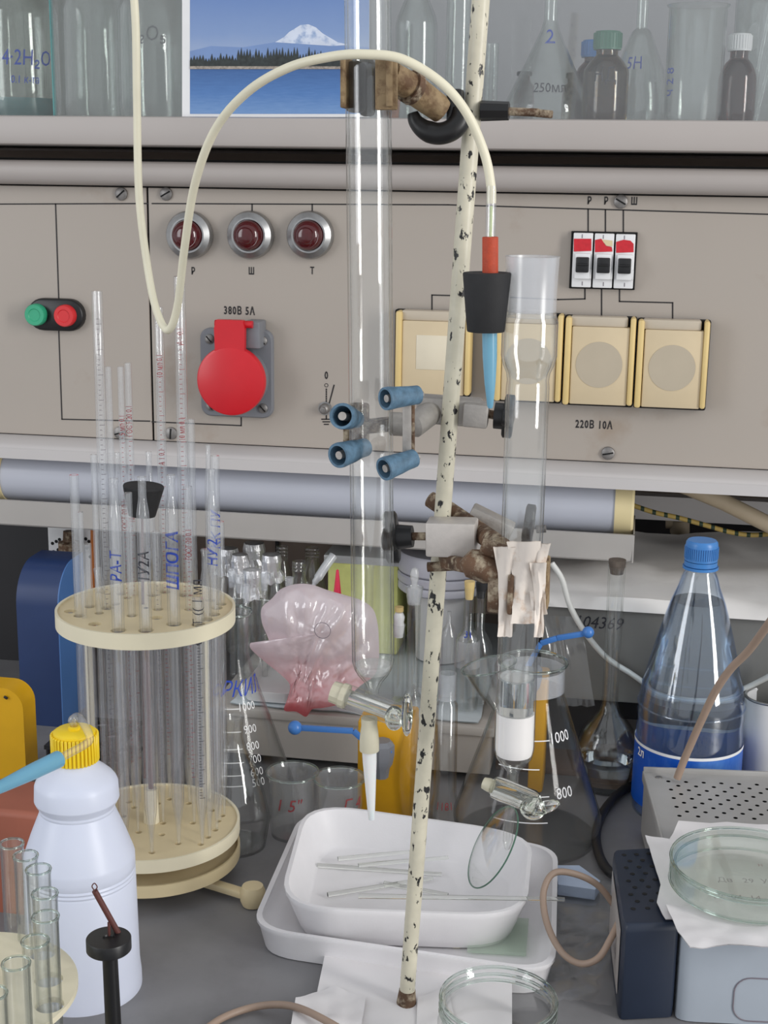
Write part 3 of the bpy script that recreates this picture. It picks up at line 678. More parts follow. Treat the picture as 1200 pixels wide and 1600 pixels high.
def bar(P, Q, w, h, up=(0, 0, 1), r=.001):           # rounded bar from P to Q
    P, Q = Vector(P), Vector(Q); d = Q-P; z = d.normalized(); x = Vector(up).cross(z).normalized(); y = z.cross(x)
    mx = Matrix((x, y, z)).transposed().to_4x4(); mx.translation = (P+Q)/2
    return xf(rbox(0, 0, 0, w, h, d.length, r), mx)
def star_knob(A, B, r, h):                           # four-lobed hand knob around axis A->B
    n = 48; prof = [(r*(.80+.2*cos(4*2*pi*k/n))) for k in range(n)]; rings = []
    for s_, z in ((.9, 0), (1, h*.12), (1, h*.88), (.9, h)):
        rings.append([Vector((prof[k]*s_*cos(2*pi*k/n), prof[k]*s_*sin(2*pi*k/n), z)) for k in range(n)])
    return xf(loft(rings), axm(A, B))
# --- top clamp (rusty, black boss)
t = thing('upper_clamp', 'rusty clamp with black hook boss gripping the tall tube', 'clamp', W(650, 150, YR))
ob('jaw', bar(W(541, 88, YT-.003), W(541, 170, YT-.003), .003, .024, (0, 1, 0)), 'rusttan', t)
ob('jaw', bar(W(604, 88, YT-.016), W(604, 172, YT-.016), .0135, .006, (0, 1, 0)), 'rusttan', t)
ob('jaw', bar(W(612, 92, YT-.012), W(612, 168, YT-.012), .004, .02, (0, 1, 0)), 'rusttan', t)
ob('rubber_pad', bar(W(556, 96, YT+.006), W(556, 176, YT+.006), .011, .018, (0, 1, 0), .003), 'rubber', t)
ob('rubber_pad', bar(W(574, 92, YT+.018), W(574, 182, YT+.018), .010, .008, (0, 1, 0), .003), 'rubber', t)
ob('clamp_arm', tube([W(612, 118, YT), W(640, 134, YT+.008), W(644, 138, YT+.01), W(690, 172, YR-.012)], [.0085, .0085, .0095, .0085], 20), 'rusttan', t)
ob('arm_ring', cyl(W(638, 134, YT+.007), W(647, 140, YT+.011), .0105), 'rust', t)
bp = rodat(176)
ob('boss', bar(bp+Vector((-.010, -.009, -.012)), bp+Vector((-.010, -.009, .014)), .010, .014, (0, 1, 0), .002), 'black', t)
hk = [W(645, 176, YR-.016), W(650, 190, YR-.016), W(664, 203, YR-.016), W(684, 209, YR-.016), W(704, 204, YR-.016), W(718, 190, YR-.014), W(722, 172, YR-.012)]
ob('hook', tube(cat(hk, 6), [.0035+.0035*min(1, i/14) for i in range(37)], 14), 'black', t)
ob('nut', cyl(bp+Vector((.006, -.003, .001)), bp+Vector((.024, -.004, .001)), .0065, .0058, 8), 'black', t, ang=20)
ob('screw', cyl(W(790, 174, YR-.003), W(842, 176, YR-.003), .0026), 'rust', t)
ob('screw_wing', bar(W(832, 176, YR-.003), W(864, 179, YR-.003), .0022, .005, (0, 0, 1)), 'rust', t)
# --- middle clamp with blue sleeves
t = thing('middle_clamp', 'steel clamp with four blue rubber sleeved prongs', 'clamp', W(620, 660, YR))
def sleeve(p0, y0, p1, y1, r0, r1):
    A, B = W(*p0, y0), W(*p1, y1); d = B-A; P = [A+d*q for q in (0, .08, .3, .5, .75, 1)]
    ra = [r0*1.03, r0*1.06, r0*.98, r0*.94, r1*1.02, r1]
    out = tube(P, ra, 24, False); inn = tube([A, A+d*.25, A+d*.7], [r0*.82, r0*.8, r0*.3], 24, False)
    n = 24; v = out[0]+inn[0]; f = out[1]+[tuple(i+len(out[0]) for i in q) for q in inn[1]]
    f += [(k, (k+1) % n, len(out[0])+(k+1) % n, len(out[0])+k) for k in range(n)]
    s = ob('rubber_sleeve', (v, f), 'sleeve', t); ob('prong', cyl(A+d*.03, B+d*.15, r0*.34), 'alu', t)
YF = YT-.016
sleeve((602, 623), YF-.008, (652, 617), YF+.012, .0072, .0062)
sleeve((534, 650), YF-.004, (556, 655), YF+.028, .0082, .006)
sleeve((528, 712), YF-.006, (570, 699), YF+.02, .0080, .0062)
sleeve((600, 733), YF-.008, (646, 716), YF+.012, .0075, .0062)
ob('prong_bar', bar(W(636, 612, YF+.012), W(636, 722, YF+.012), .006, .003, (0, 1, 0)), 'alu', t)
ob('prong_bar', bar(W(645, 612, YF+.014), W(645, 722, YF+.014), .0025, .004, (0, 1, 0)), 'rust', t)
ob('prong_bar', bar(W(541, 650, YF+.03), W(541, 712, YF+.03), .004, .003, (0, 1, 0)), 'rust', t)
ob('yoke', bar(W(552, 668, YT+.024), W(640, 660, YT+.024), .020, .008, (0, 0, 1), .002), 'rust', t)
ob('yoke_block', bar(W(560, 630, YT+.022), W(560, 700, YT+.022), .014, .010, (0, 1, 0), .002), 'rust', t)
ob('clamp_arm', tube([W(610, 662, YT+.02), W(648, 664, YT+.02), W(684, 636, YR+.012)], [.008, .0085, .0085], 20), 'alu', t)
b = rodat(645)
ob('boss', bar(b+Vector((-.024, .009, .001)), b+Vector((.020, .012, -.001)), .020, .018, (0, 0, 1), .0015), 'alu', t)
ob('boss_block', bar(b+Vector((.009, .002, 0)), b+Vector((.026, .003, -.001)), .020, .016, (0, 0, 1), .0015), 'alu', t)
ob('knob_screw', cyl(b+Vector((.024, .003, 0)), b+Vector((.032, .003, -.001)), .003), 'rust', t)
ob('knob', star_knob(b+Vector((.036, .003, -.001)), b+Vector((.05, .003, -.002)), .015, .007), 'black', t, ang=50)
ob('knob_hub', cyl(b+Vector((.030, .003, -.001)), b+Vector((.040, .003, -.0015)), .009), 'black', t)
# --- lower boss with rusty clamp on the short column
t = thing('lower_clamp', 'rusty peeling clamp in a grey boss holding the short column', 'clamp', W(730, 870, YR))
b = rodat(840)
f0 = W(668, 838, YR-.014); f1 = W(745, 840, YR-.014)
ob('boss', bar(f0, f1, .0215, .024, (0, 0, 1), .0015), 'alulight', t)
ob('boss_rear', bar(W(735, 800, YR+.012), W(800, 832, YR+.012), .016, .012, (0, 0, 1), .0015), 'alu', t)
ob('knob_screw', cyl(W(640, 838, YR-.014), W(670, 838, YR-.014), .0028), 'rust', t)
ob('knob_hub', cyl(W(622, 839, YR-.014), W(645, 838, YR-.014), .0088, .0075), 'black', t)
ob('knob', star_knob(W(602, 840, YR-.014), W(624, 839, YR-.014), .0185, .009), 'black', t, ang=50)
ob('clamp_arm', tube([W(672, 780, YR+.02), W(700, 797, YR+.014), W(752, 833, YR-.004), W(784, 856, YC-.002)], [.0058, .0065, .0068, .007], 20), 'rust', t)
ob('rear_knob', star_knob(W(818, 825, YR+.03), W(838, 828, YR+.03), .018, .007), 'black', t, ang=50)
ob('rear_knob_screw', cyl(W(838, 827, YR+.03), W(853, 826, YR+.03), .0028), 'screw', t)
ob('hinge_pin', cyl(W(668, 886, YR-.012), W(712, 884, YR-.012), .0034), 'rust', t)
ob('hinge_plate', bar(W(690, 876, YR-.010), W(740, 886, YC-.006), .006, .010, (0, 0, 1), .002), 'rust', t)
ob('knuckle', tube([W(728, 868, YC-.008), W(740, 880, YC-.008), W(762, 888, YC-.008), W(780, 892, YC-.008)], [.006, .0105, .0105, .008], 14), 'rust', t)
ob('knuckle_bolt', tube([W(752, 852, YC-.012), W(775, 860, YC-.012), W(792, 862, YC-.012)], [.005, .0055, .004], 12), 'rust', t)
ob('jaw', bar(W(782, 888, YC-.010), W(780, 956, YC-.010), .0155, .010, (0, 1, 0), .002), 'rust', t)
ob('jaw', bar(W(800, 894, YC-.015), W(798, 956, YC-.015), .004, .016, (0, 1, 0), .0015), 'rust', t)
ob('jaw', bar(W(853, 872, YC-.006), W(851, 948, YC-.006), .0052, .018, (0, 1, 0), .0015), 'rusttan', t)

# ================================================================== TALL GLASS COLUMN with stopcock
tc_ = thing('chromatography_tube', 'tall wide glass tube with a stopcock, held by two clamps', 'glass tube', W(582, 1290, YT), kind='thing')
TA, TB = W(583, 1045, YT), W(572, -300, YT); ax = (TB-TA).normalized()
k = mpp(TA); R0 = 33.0*k; Lt = (TB-TA).length; th = .0017
prof = [(8*k, -42*k), (9*k, -34*k), (14*k, -22*k), (25*k, -8*k), (30*k, 2*k), (R0, 14*k), (R0, Lt)]
inn = [(r-th if r > 9*k else r*.5, z) for r, z in reversed(prof)]
ob('tube', xf(lathe(prof+inn, 64), axm(TA, TB)), 'glassdk', tc_)
ob('frit', xf(lathe([(0, -7*k), (22*k, -7*k), (28*k, 3*k), (28.5*k, 8*k), (0, 9*k)], 40), axm(TA, TB)), 'frit', tc_)
for zz in (-3, 3): ob('frit_ring', xf(lathe([(26*k, zz*k), (28.5*k, (zz+1.2)*k), (26*k, (zz+2.4)*k)], 40), axm(TA, TB)), 'glassdk', tc_)
def stopcock(parent, A, B, r, Yc, handle, kx):
    d = (B-A); n = d.normalized()
    ob('stopcock_barrel', xf(lathe([(r*.62, 0), (r*.98, .001), (r, d.length*.12), (r*.93, d.length*.5), (r*.9, d.length*.95), (r*.7, d.length), (r*.6, d.length), (r*.62, 0)], 32), axm(A, B)), 'glassdk', parent)
    ob('stopcock_plug', cyl(A-n*r*.3, B+n*r*.2, r*.60, r*.55), 'solid', parent)
    return n
A, B = W(540, 1088, YT-.004), W(628, 1120, YT-.010); r = 20*k
n = stopcock(tc_, A, B, r, YT, None, k)
ob('plug_nut', xf(lathe([(0, -.010), (r*.86, -.010), (r*.9, -.003), (r*1.0, -.003), (r*1.0, .001), (0, .001)], 12), axm(A, B)), 'gum', tc_, ang=25)
def ellipsoid(c, rx, ry, rz, mx=None):
    m = lathe([(0, -1)]+[(cos(a), sin(a)) for a in [-pi/2+pi*i/14 for i in range(1, 14)]]+[(0, 1)], 24)
    m = [Vector((p.x*rx, p.y*ry, p.z*rz)) for p in m[0]], m[1]
    return mv(xf(m, mx) if mx else m, c)
ob('plug_bulb', ellipsoid(W(616, 1122, YT-.012), 15*k, 15*k, 20*k), 'solid', tc_)
ob('plug_handle', ellipsoid(W(636, 1117, YT-.014), 9*k, 12*k, 35*k), 'solid', tc_)
oA, oB = W(577, 1122, YT-.006), W(577, 1178, YT-.006)
ob('rubber_sleeve', xf(lathe([(0, 0), (13*k, 0), (12.5*k, 12*k), (14*k, 22*k), (15.5*k, 38*k), (15.5*k, 54*k), (0, 54*k)], 28), axm(oA, oB)), 'gum', tc_)
ob('plastic_tip', xf(lathe([(11.5*k, 0), (11*k, 20*k), (8*k, 70*k), (5*k, 118*k), (3.5*k, 119*k), (3*k, 118*k), (0, 100*k)], 24), axm(W(577, 1172, YT-.006), W(581, 1292, YT-.006))), 'tipwhite', tc_)

# ================================================================== SHORT COLUMN with ground joint and white packing
k = mpp(W(815, 900, YC))
rows = [(400, 43), (403, 42), (460, 40), (486, 40), (494, 41), (502, 44), (555, 44), (570, 40), (582, 34.5), (594, 33), (604, 34), (700, 33.5), (900, 32), (1010, 31.5), (1170, 31.5), (1184, 28), (1197, 18), (1206, 10), (1212, 8.5), (1225, 8.5)]
L = Lathe(818, 780, YC, rows)
t = thing('chromatography_tube', 'short glass column with frosted joint and white packing', 'glass tube', L.c, kind='thing')
zj = L.zrow(490, 830)
body = [(r, z) for r, z in L.pr if z <= zj+.004]; joint = [(r, z) for r, z in L.pr if z >= zj-.004]
Lb = Lathe(818, 780, YC, rows); Lb.pr = body; Lj = Lathe(818, 780, YC, rows); Lj.pr = joint
ob('tube', Lb.open(.0016, 56, False), 'glassdk', t); ob('ground_joint', Lj.open(.002, 56, False), 'frost', t)
zw, zp, zq = L.zrow(1060, 805), L.zrow(1113, 805), L.zrow(1178, 803)
ob('liquid', L.part(zp+.0005, zw, -.0017, 48), 'water', t); ob('packing', L.part(zq, zp, -.0008, 48), 'silica', t)
ob('meniscus', L.at(lathe([(L.rad(zw)-.0017, zw+.0016), (L.rad(zw)-.003, zw+.0005), (0, zw+.0003)], 40)), 'frit', t)
A, B = W(768, 1228, YC-.004), W(835, 1254, YC-.012); r = 19*k
ob('stopcock_barrel', xf(lathe([(r*.6, 0), (r*.9, .0015), (r*1.0, .008), (r*.95, .016), (r*1.02, .03), (r*.8, .034), (r*.6, .034), (r*.6, 0)], 32), axm(A, B)), 'solid', t)
n = (B-A).normalized()
ob('plug_nut', xf(lathe([(0, -.006), (r*.5, -.006), (r*.6, -.002), (r*.6, .002), (0, .002)], 20), axm(A, B)), 'gum', t)
ob('plug_bulb', ellipsoid(W(833, 1263, YC-.014), 21*k, 17*k, 19*k), 'solid', t)
ob('plug_handle', ellipsoid(W(853, 1261, YC-.015), 24*k, 9*k, 10*k, Matrix.Rotation(radians(25), 4, 'Y').inverted()), 'solid', t)
ob('outlet', xf(lathe([(8*k, 0), (8.5*k, 20*k), (8*k, 62*k), (4.5*k, 76*k), (3*k, 78*k), (3*k, 60*k), (4*k, 0)], 20), axm(W(797, 1258, YC-.006), W(792, 1330, YC-.006))), 'glassdk', t)
# leather strips between jaws and column
t = thing('leather_packing', 'peach leather strips wrapped round the column in the rusty jaws', 'leather', W(815, 990, YC))
Lc = L
def strip(px0, px1, top, bot, yo, bend):
    v, f = [], []; nn = 14
    for j in range(nn+1):
        q = j/nn; y = top+(bot-top)*q
        for i in range(7):
            x = px0+(px1-px0)*i/6+(i-3)*2.2*(1-q)**3+bend*sin(q*pi)+2.2*noise.noise(Vector((i*.9, q*5, px0)))
            v.append(W(x, y+2*noise.noise(Vector((i*1.3, 7, px1))), yo-.006*(1-q)**4+.002*sin(q*5+i)+.0025*noise.noise(Vector((i, q*4, px0*.1)))))
    for j in range(nn):
        for i in range(6): a = j*7+i; f.append((a, a+1, a+8, a+7))
    return v, f
def thick(m, d):
    v, f = m; n_ = len(v); return v+[p+Vector(d) for p in v], f+[tuple(i+n_ for i in reversed(q)) for q in f]
for a in ((777, 800, 855, 995, YC-.018, 3), (798, 838, 847, 975, YC-.0215, 4), (832, 855, 850, 960, YC-.020, -5), (834, 848, 880, 996, YC-.0225, 2)):
    ob('strip', thick(strip(*a), (0, .0016, 0)), 'leather', t, ang=80)

# ================================================================== HOSE, connector, stopper
hp = [(170, -300, 1.02), (195, -120, 1.02), (206, -40, 1.02), (212, 40, 1.02), (214, 160, 1.02), (217, 300, 1.02), (228, 400, 1.02), (243, 480, 1.01), (262, 516, 1.0), (277, 480, .99), (288, 390, .97), (304, 290, .945), (335, 205, .92), (385, 145, .90), (450, 106, .885), (520, 88, .875), (575, 85, .87), (630, 93, .87), (690, 130, .875), (730, 178, .88), (757, 240, .885), (767, 290, .885), (768, 318, .885)]
ob('rubber_hose', tube(cat([W(*p) for p in hp], 8), .0029, 16), 'hose', label='cream rubber hose arching over the tall tube', cat_='hose')
t = thing('stopper_assembly', 'black rubber stopper with red tube and blue tip hanging from the hose', 'stopper', W(765, 640, .885))
YS = .885; k = mpp(W(765, 420, YS))
ob('glass_tube', xf(lathe([(8*k, 0), (8*k, 95*k), (5*k, 95*k), (5*k, 0)], 20), axm(W(766, 388, YS), W(768, 290, YS))), 'pip', t)
ob('green_fluid', cyl(W(766, 384, YS), W(767.5, 322, YS), 2.4*k), mat('greenish_fluid', rgb(190, 206, 140), .3), t)
ob('red_tube', xf(lathe([(0, 0), (12.5*k, 0), (12.5*k, 70*k), (11*k, 71*k), (8.5*k, 71*k), (8.5*k, 60*k), (0, 60*k)], 28), axm(W(766, 442, YS), W(766, 371, YS))), 'redtube', t)
ob('stopper', xf(lathe([(0, 0), (29*k, 0), (30*k, 2*k), (38*k, 90*k), (37*k, 92*k), (0, 92*k)], 44), axm(W(759, 518, YS), W(761, 428, YS))), 'rubber', t)
ob('blue_tip', xf(lathe([(12*k, 0), (11.5*k, 40*k), (9*k, 80*k), (5*k, 118*k), (3.5*k, 122*k), (2*k, 122*k), (0, 100*k)], 20), axm(W(765, 518, YS), W(766, 640, YS))), 'cyan', t)

# ================================================================== BURETTE RACK (cream discs) and its pipettes
YK = 1.11
cu_ = W(228, 950, YK); XK = cu_.x; RK = 139*mpp(cu_); ZU = cu_.z; ZL = W(232, 1283, YK).z; ZB = max(W(232, 1338, YK).z, .018)
rk = thing('burette_rack', 'cream plastic round rack with two hole discs on a footed base', 'rack', (XK, YK, 0))
def hole_disc(z, R, holes, th, rim):
    """disc with real holes: polar grid of small cells minus the cells under each hole is too coarse, so holes are cut by bmesh triangle fill"""
    bm = bmesh.new(); n = 72
    def loop(cx, cy_, r, m_):
        vs_ = [bm.verts.new((cx+r*cos(2*pi*i/m_), cy_+r*sin(2*pi*i/m_), z)) for i in range(m_)]
        return [bm.edges.new((vs_[i], vs_[(i+1) % m_])) for i in range(m_)]
    es = loop(XK, YK, R, n)
    for hx, hy, hr in holes: es += loop(hx, hy, hr, 14)
    bmesh.ops.triangle_fill(bm, use_beauty=True, edges=es)
    r_ = bmesh.ops.extrude_face_region(bm, geom=bm.faces[:])
    bmesh.ops.translate(bm, vec=(0, 0, -th), verts=[g for g in r_['geom'] if isinstance(g, bmesh.types.BMVert)])
    bm.verts.index_update(); m_ = [v.co.copy() for v in bm.verts], [tuple(v.index for v in q.verts) for q in bm.faces]; bm.free()
    return m_
# pipettes: hole pixel in the upper disc, row of the top, half width px, style
pips = [((168, 950), 455, 8, 'g', 'tall graduated pipette rising left of the hose loop'), ((181, 944), 573, 5, 'p', 'thin plain pipette just right of the tall left one'),
 ((199, 934), 573, 5, 'r', 'thin pipette with red scale, left of a close pair'), ((210, 930), 567, 5.5, 'r', 'thin pipette with red scale, taller of a close pair'),
 ((258, 925), 480, 7, 'r', 'red-marked pipette directly under the hose loop'), ((290, 930), 432, 8.5, 'r', 'tallest red-marked pipette in the rack'),
 ((155, 958), 710, 5, 'p', 'slim double-walled tube near the left rim of the rack'), ((190, 928), 707, 6, 'n', 'narrow-mouthed tube behind the left marked tube'),
 ((238, 930), 706, 7, 'n', 'narrow-mouthed tube above the black bung'), ((303, 930), 655, 6, 'p', 'plain tube ending at the panel lip, right half of rack'),
 ((329, 938), 695, 6, 'n', 'slim necked tube at the right rear of the rack'), ((339, 950), 712, 7, 'b', 'necked tube with blue handwriting at the right rim'),
 ((124, 962), 742, 7, 'p', 'thick-walled tube nearest the left rim of the rack'), ((132, 966), 800, 4, 'p', 'short thin rod beside the leftmost tube'),
 ((185, 985), 748, 10, 'nb', 'necked tube with blue letters at the rack front, left'), ((228, 985), 745, 10, 'nb', 'necked tube with dark letters at the rack front, middle'),
 ((272, 975), 742, 10, 'nb', 'necked tube with bold blue letters at the rack front, right of the bung'), ((334, 960), 733, 8, 'nb', 'wide necked tube with faint blue letters near the right rim'),
 ((322, 968), 858, 9, 'n', 'short necked tube standing low at the right front'), ((297, 952), 760, 7, 'r', 'pipette with red letters right of centre'),
 ((346, 944), 815, 6, 'p', 'plain slim tube at the far right of the rack'), ((206, 962), 770, 6, 'p', 'plain tube in the centre left of the rack'),
 ((247, 952), 830, 6, 'g', 'low graduated tube in the rack centre'), ((310, 976), 935, 9, 'k', 'syringe-like tube with dark fine scale at the right front'), ((140, 948), 850, 6, 'p', 'plain low tube at the left rear of the rack')]
PH = []
for (hp_, top, hw, sty, lb) in pips:
    P = T(hp_[0], hp_[1], ZU); PH.append((P, hw*mpp(P), top, sty, lb))
hl = [(P.x, P.y, r+.0012) for P, r, *_ in PH]
def free(x, y, r, L_): return all((x-a)**2+(y-b)**2 > (r+c+.001)**2 for a, b, c in L_)
keep = []
for a in hl:
    if free(*a, keep) and (a[0]-XK)**2+(a[1]-YK)**2 < (RK-a[2]-.002)**2: keep.append(a)
extra = [T(px, py, ZU) for px, py in ((148, 975), (245, 965), (250, 928), (215, 990), (300, 985), (345, 965), (180, 915), (270, 910), (110, 955), (160, 925))]
for P in extra:
    a = (P.x, P.y, .0055)
    if free(*a, keep) and (a[0]-XK)**2+(a[1]-YK)**2 < (RK-.008)**2: keep.append(a)
ob('upper_disc', hole_disc(ZU, RK-.0015, keep, .003, 0), 'cream', rk, smooth=False)
def rim(z0, z1, R, w=.0022): return mv(lathe([(R-w, z0), (R, z0), (R, z1), (R-w, z1), (R-w, z0)], 72), (XK, YK, 0))
ob('upper_rim', rim(ZU-.012, ZU+.0015, RK), 'creamrim', rk)
RL = 137*mpp(Vector((XK, YK, ZL)))
ob('lower_disc', hole_disc(ZL, RL-.0015, [(XK+(a-XK)*.97, YK+(b-YK)*.97, .003) for a, b, c in keep], .003, 0), 'cream', rk, smooth=False)
ob('lower_rim', rim(ZL-.010, ZL+.0015, RL), 'creamrim', rk)
zb1 = max(ZL-.024, .016)
ob('base_disc', mv(lathe([(0, zb1-.009), (RL, zb1-.009), (RL, zb1+.002), (RL-.002, zb1+.002), (RL-.002, zb1-.003), (0, zb1-.003)], 72), (XK, YK, 0)), 'cream', rk)
ob('post', cyl((XK, YK, zb1-.004), (XK, YK, ZL+.032), .008, .006), 'creamrim', rk)
ob('post_rod', cyl((XK, YK, ZL+.03), (XK, YK, ZU), .0022), 'brownrod', rk)
for a in (-19, 101, 221):
    d = Vector((cos(radians(a)), sin(radians(a)), 0)); c = Vector((XK, YK, .0)); 
    lg = ob('leg', bar(c+d*.03+Vector((0, 0, .0085)), c+d*(.100)+Vector((0, 0, .0085)), .010, .007, (0, 0, 1), .002), 'cream', rk)
    ob('foot_knob', mv(lathe([(0, 0), (.009, .001), (.011, .006), (.011, .014), (.009, .019), (0, .020)], 24), c+d*.109), 'cream', lg)
for a in (160, 60): 
    d = Vector((cos(radians(a)), sin(radians(a)), 0))*RL*.86; ob('spacer', cyl((XK+d.x, YK+d.y, ZL), (XK+d.x, YK+d.y, ZU-.003), .0035), 'creamrim', rk)
for i, (P, r, top, sty, lb) in enumerate(PH):
    zt_ = W(hp_[0], top, P.y).z if False else None
    # height of the top from the picture row at this distance
    lo, hi = ZU, 1.0
    for _ in range(40):
        md = (lo+hi)/2; d = Vector((P.x, P.y, md))-CAM; yy = 800-F_PX*d.dot(UP)/d.dot(FW)
        if yy > top: lo = md
        else: hi = md
    zt_ = lo; z0_ = ZL+.001; H = zt_-z0_
    t = thing('glass_pipette', lb, 'pipette', (P.x, P.y, z0_), 'pipettes standing in the round rack')
    neck = sty.startswith('n')
    pr = [(r*.25, 0), (r*.45, .018), (r, .04 if H > .12 else .02), (r, H-.03), (r, H)]
    if neck: pr = [(r*.25, 0), (r*.45, .018), (r, .04), (r, H-.036), (r*.95, H-.03), (r*.62, H-.018), (r*.6, H-.004), (r*.72, H-.002), (r*.72, H)]
    bore = .35 if hw < 6 else .62
    inn_ = [(q*bore if q > r*.9 else q*.6, z) for q, z in reversed(pr)]
    ob('glass_tube', mv(lathe(pr+inn_, 18), (P.x, P.y, z0_)), 'pip', t)
    Lx = Lathe(600, 800, P.y, [(700, 5), (900, 5)]); Lx.x, Lx.y = P.x, P.y; Lx.pr = [(q, z+z0_) for q, z in pr]; Lx.face = atan2(CAM.y-P.y, CAM.x-P.x)
    if 'g' in sty or 'r' in sty or 'k' in sty:
        mtl = {'g': 'inkgrey', 'r': 'inkred', 'k': 'inkblack'}[[c for c in sty if c in 'grk'][0]]
        za = z0_+.045; zz = zt_-.02 if sty != 'r' else zt_-.045; stp = .0042 if sty != 'k' else .0026
        ms = []; j = 0
        while za+j*stp < zz: ms.append(Lx.band(za+j*stp, -.3, .7 if j % 5 == 0 else .15, .0004, .0002, 4)); j += 1
        ob('graduations', join(*ms), mtl, t, smooth=False, nofix=True)
        zl = [zt_-.05, zt_-.13]
        if sty == 'r': [ob('lettering', Lx.wrap(text_mesh(random.choice(['10 мл', '5 мл', 'ГОСТ 20', 'А 1'])+' 0,1', .0072, .7), q, 0, .0003, True), 'inkred', t, smooth=False, nofix=True) for q in zl]
        if sty == 'k': ob('lettering', Lx.wrap(text_mesh('ONT (( 1 мл', .013, .8), ZU+.012, -.1, .0003, True), 'inkblack', t, smooth=False, nofix=True)
    if 'b' in sty:
        wd_ = {14: 'РА-Т', 15: '1У2А', 16: 'ШПОГА', 17: 'НУ 2', 11: 'КК ПУ'}.get(i, 'НУ')
        ob('handwriting', Lx.wrap(text_mesh(wd_, .0135 if i != 16 else .016, .85, .15, .0004 if i == 16 else .0001), ZU+.055 if i != 11 else ZU+.07, 0, .0003, True), 'inkblue' if i != 15 else 'inkblack', t, smooth=False, nofix=True)
# slanting dropper and black bung
ob('glass_dropper', tube([W(152, 888, 1.10), W(160, 935, 1.10), W(166, 975, 1.10)], [.0036, .003, .0018], 14), 'pip', label='short slanting glass dropper near the left rim', cat_='dropper')
t = thing('rubber_bung', 'tapered black rubber bung on a thin brown rod in the rack', 'bung', W(226, 945, 1.12))
kb = mpp(W(224, 780, 1.12))
ob('bung', xf(lathe([(0, 0), (21*kb, 0), (22*kb, .002), (32*kb, 46*kb), (31*kb, 48*kb), (0, 48*kb)], 40), axm(W(222, 805, 1.12), W(224.5, 757, 1.12))), 'rubber', t)
ob('rod', cyl(W(226, 1215, 1.12), W(222, 803, 1.12), 2.2*kb), 'brownrod', t)

# ================================================================== WASH BOTTLE
YW = .93
rows = [(1186, 30), (1192, 34), (1196, 37), (1205, 49), (1213, 58), (1219, 62.5), (1224, 64.5), (1246, 65.5), (1251, 63), (1254.5, 59.5), (1258, 58), (1261, 58.5), (1264, 57.5), (1267, 59), (1300, 73), (1332, 85), (1336, 86), (1345, 86), (1352, 86), (1355, 84.6), (1358, 86), (1361, 84.6), (1364, 86), (1367, 84.6), (1370, 86), (1500, 87), (1520, 89), (1545, 89), (1552, 87.5), (1556, 88), (1560, 87.2), (1564, 88), (1568, 87.2), (1575, 87), (1582, 84)]
L = Lathe(124, 1340, YW, rows, 0, 0.0)
t = thing('wash_bottle', 'milky white wash bottle with yellow cap', 'bottle', L.c)
ob('bottle_body', L.solid(72), 'hdpe', t, ang=24)
C = Lathe(124, 1340, YW, [(1140, 28), (1143, 32.5), (1150, 33.5), (1188, 34)]); C.x = L.x
ob('cap', C.solid(40), 'capyel', t, ang=40)
k = mpp(L.c); ms = []
for i in range(36):
    a = 2*pi*i/36; r = 33.6*k; z1, z0 = C.pr[-1][1]-.003, C.pr[0][1]; ms.append(xf(rbox(0, 0, 0, .0022, .0022, z1-z0, .0006, 1), Matrix.Translation((L.x+r*cos(a), L.y+r*sin(a), (z0+z1)/2)) @ Matrix.Rotation(a, 4, 'Z')))
ob('cap_ribs', join(*ms), 'capyel', t)
ct = Vector((L.x, L.y, C.pr[-1][1]))
ob('cap_boss', mv(lathe([(.0045, 0), (.0045, .002), (.0030, .0026), (.0030, 0)], 20), ct), 'capyel', t)
nz_ = [ct+Vector((0, 0, -.01)), ct+Vector((0, 0, .008)), W(112, 1128, YW), W(118, 1120, YW-.001), W(126, 1124, YW-.004), W(138, 1145, YW-.012), W(140, 1156, YW-.016), W(132, 1164, YW-.022), W(110, 1176, YW-.035), W(84, 1190, YW-.05)]
ob('spout_tube', tube(cat(nz_, 6), .0030, 14), 'pip', t)
ob('blue_tip', tube([W(92, 1186, YW-.046), W(50, 1206, YW-.07), W(0, 1230, YW-.1), W(-30, 1244, YW-.118)], [.0062, .0058, .0044, .003], 18), 'cyan', t)

# ================================================================== FRONT-LEFT TEST-TUBE STAND
DZ = .105
dc = T(-52, 1545, DZ)
def disc_holes(cx, cy_, z, R, holes, th):
    bm = bmesh.new()
    def loop(x, y, r, m_):
        vs_ = [bm.verts.new((x+r*cos(2*pi*i/m_), y+r*sin(2*pi*i/m_), z)) for i in range(m_)]
        return [bm.edges.new((vs_[i], vs_[(i+1) % m_])) for i in range(m_)]
    es = loop(cx, cy_, R, 72)
    for h in holes: es += loop(h[0], h[1], h[2], 20)
    bmesh.ops.triangle_fill(bm, use_beauty=True, edges=es)
    r_ = bmesh.ops.extrude_face_region(bm, geom=bm.faces[:])
    bmesh.ops.translate(bm, vec=(0, 0, -th), verts=[g for g in r_['geom'] if isinstance(g, bmesh.types.BMVert)])
    bm.verts.index_update(); m_ = [v.co.copy() for v in bm.verts], [tuple(v.index for v in q.verts) for q in bm.faces]; bm.free(); return m_
edge = T(112, 1560, DZ); RD = (edge-dc).length
tt = [(18, 1318, 'blue-marked test tube at the rear of the front rack'), (40, 1337, 'second test tube from the rear of the front rack'), (60, 1358, 'third test tube from the rear, against the wash bottle'), (70, 1396, 'fourth test tube from the rear, nearest the wash bottle wall'),
      (71, 1432, 'fifth test tube from the rear, at the rack edge'), (55, 1470, 'sixth test tube from the rear, beside the black knob post'), (25, 1505, 'seventh test tube from the rear, leaning towards the camera'), (-12, 1552, 'test tube cut by the left picture edge')]
ZT = DZ+.062; TP = []
for px, py, lb in tt:
    P = T(px, py, ZT); TP.append((P, lb))
hs = []
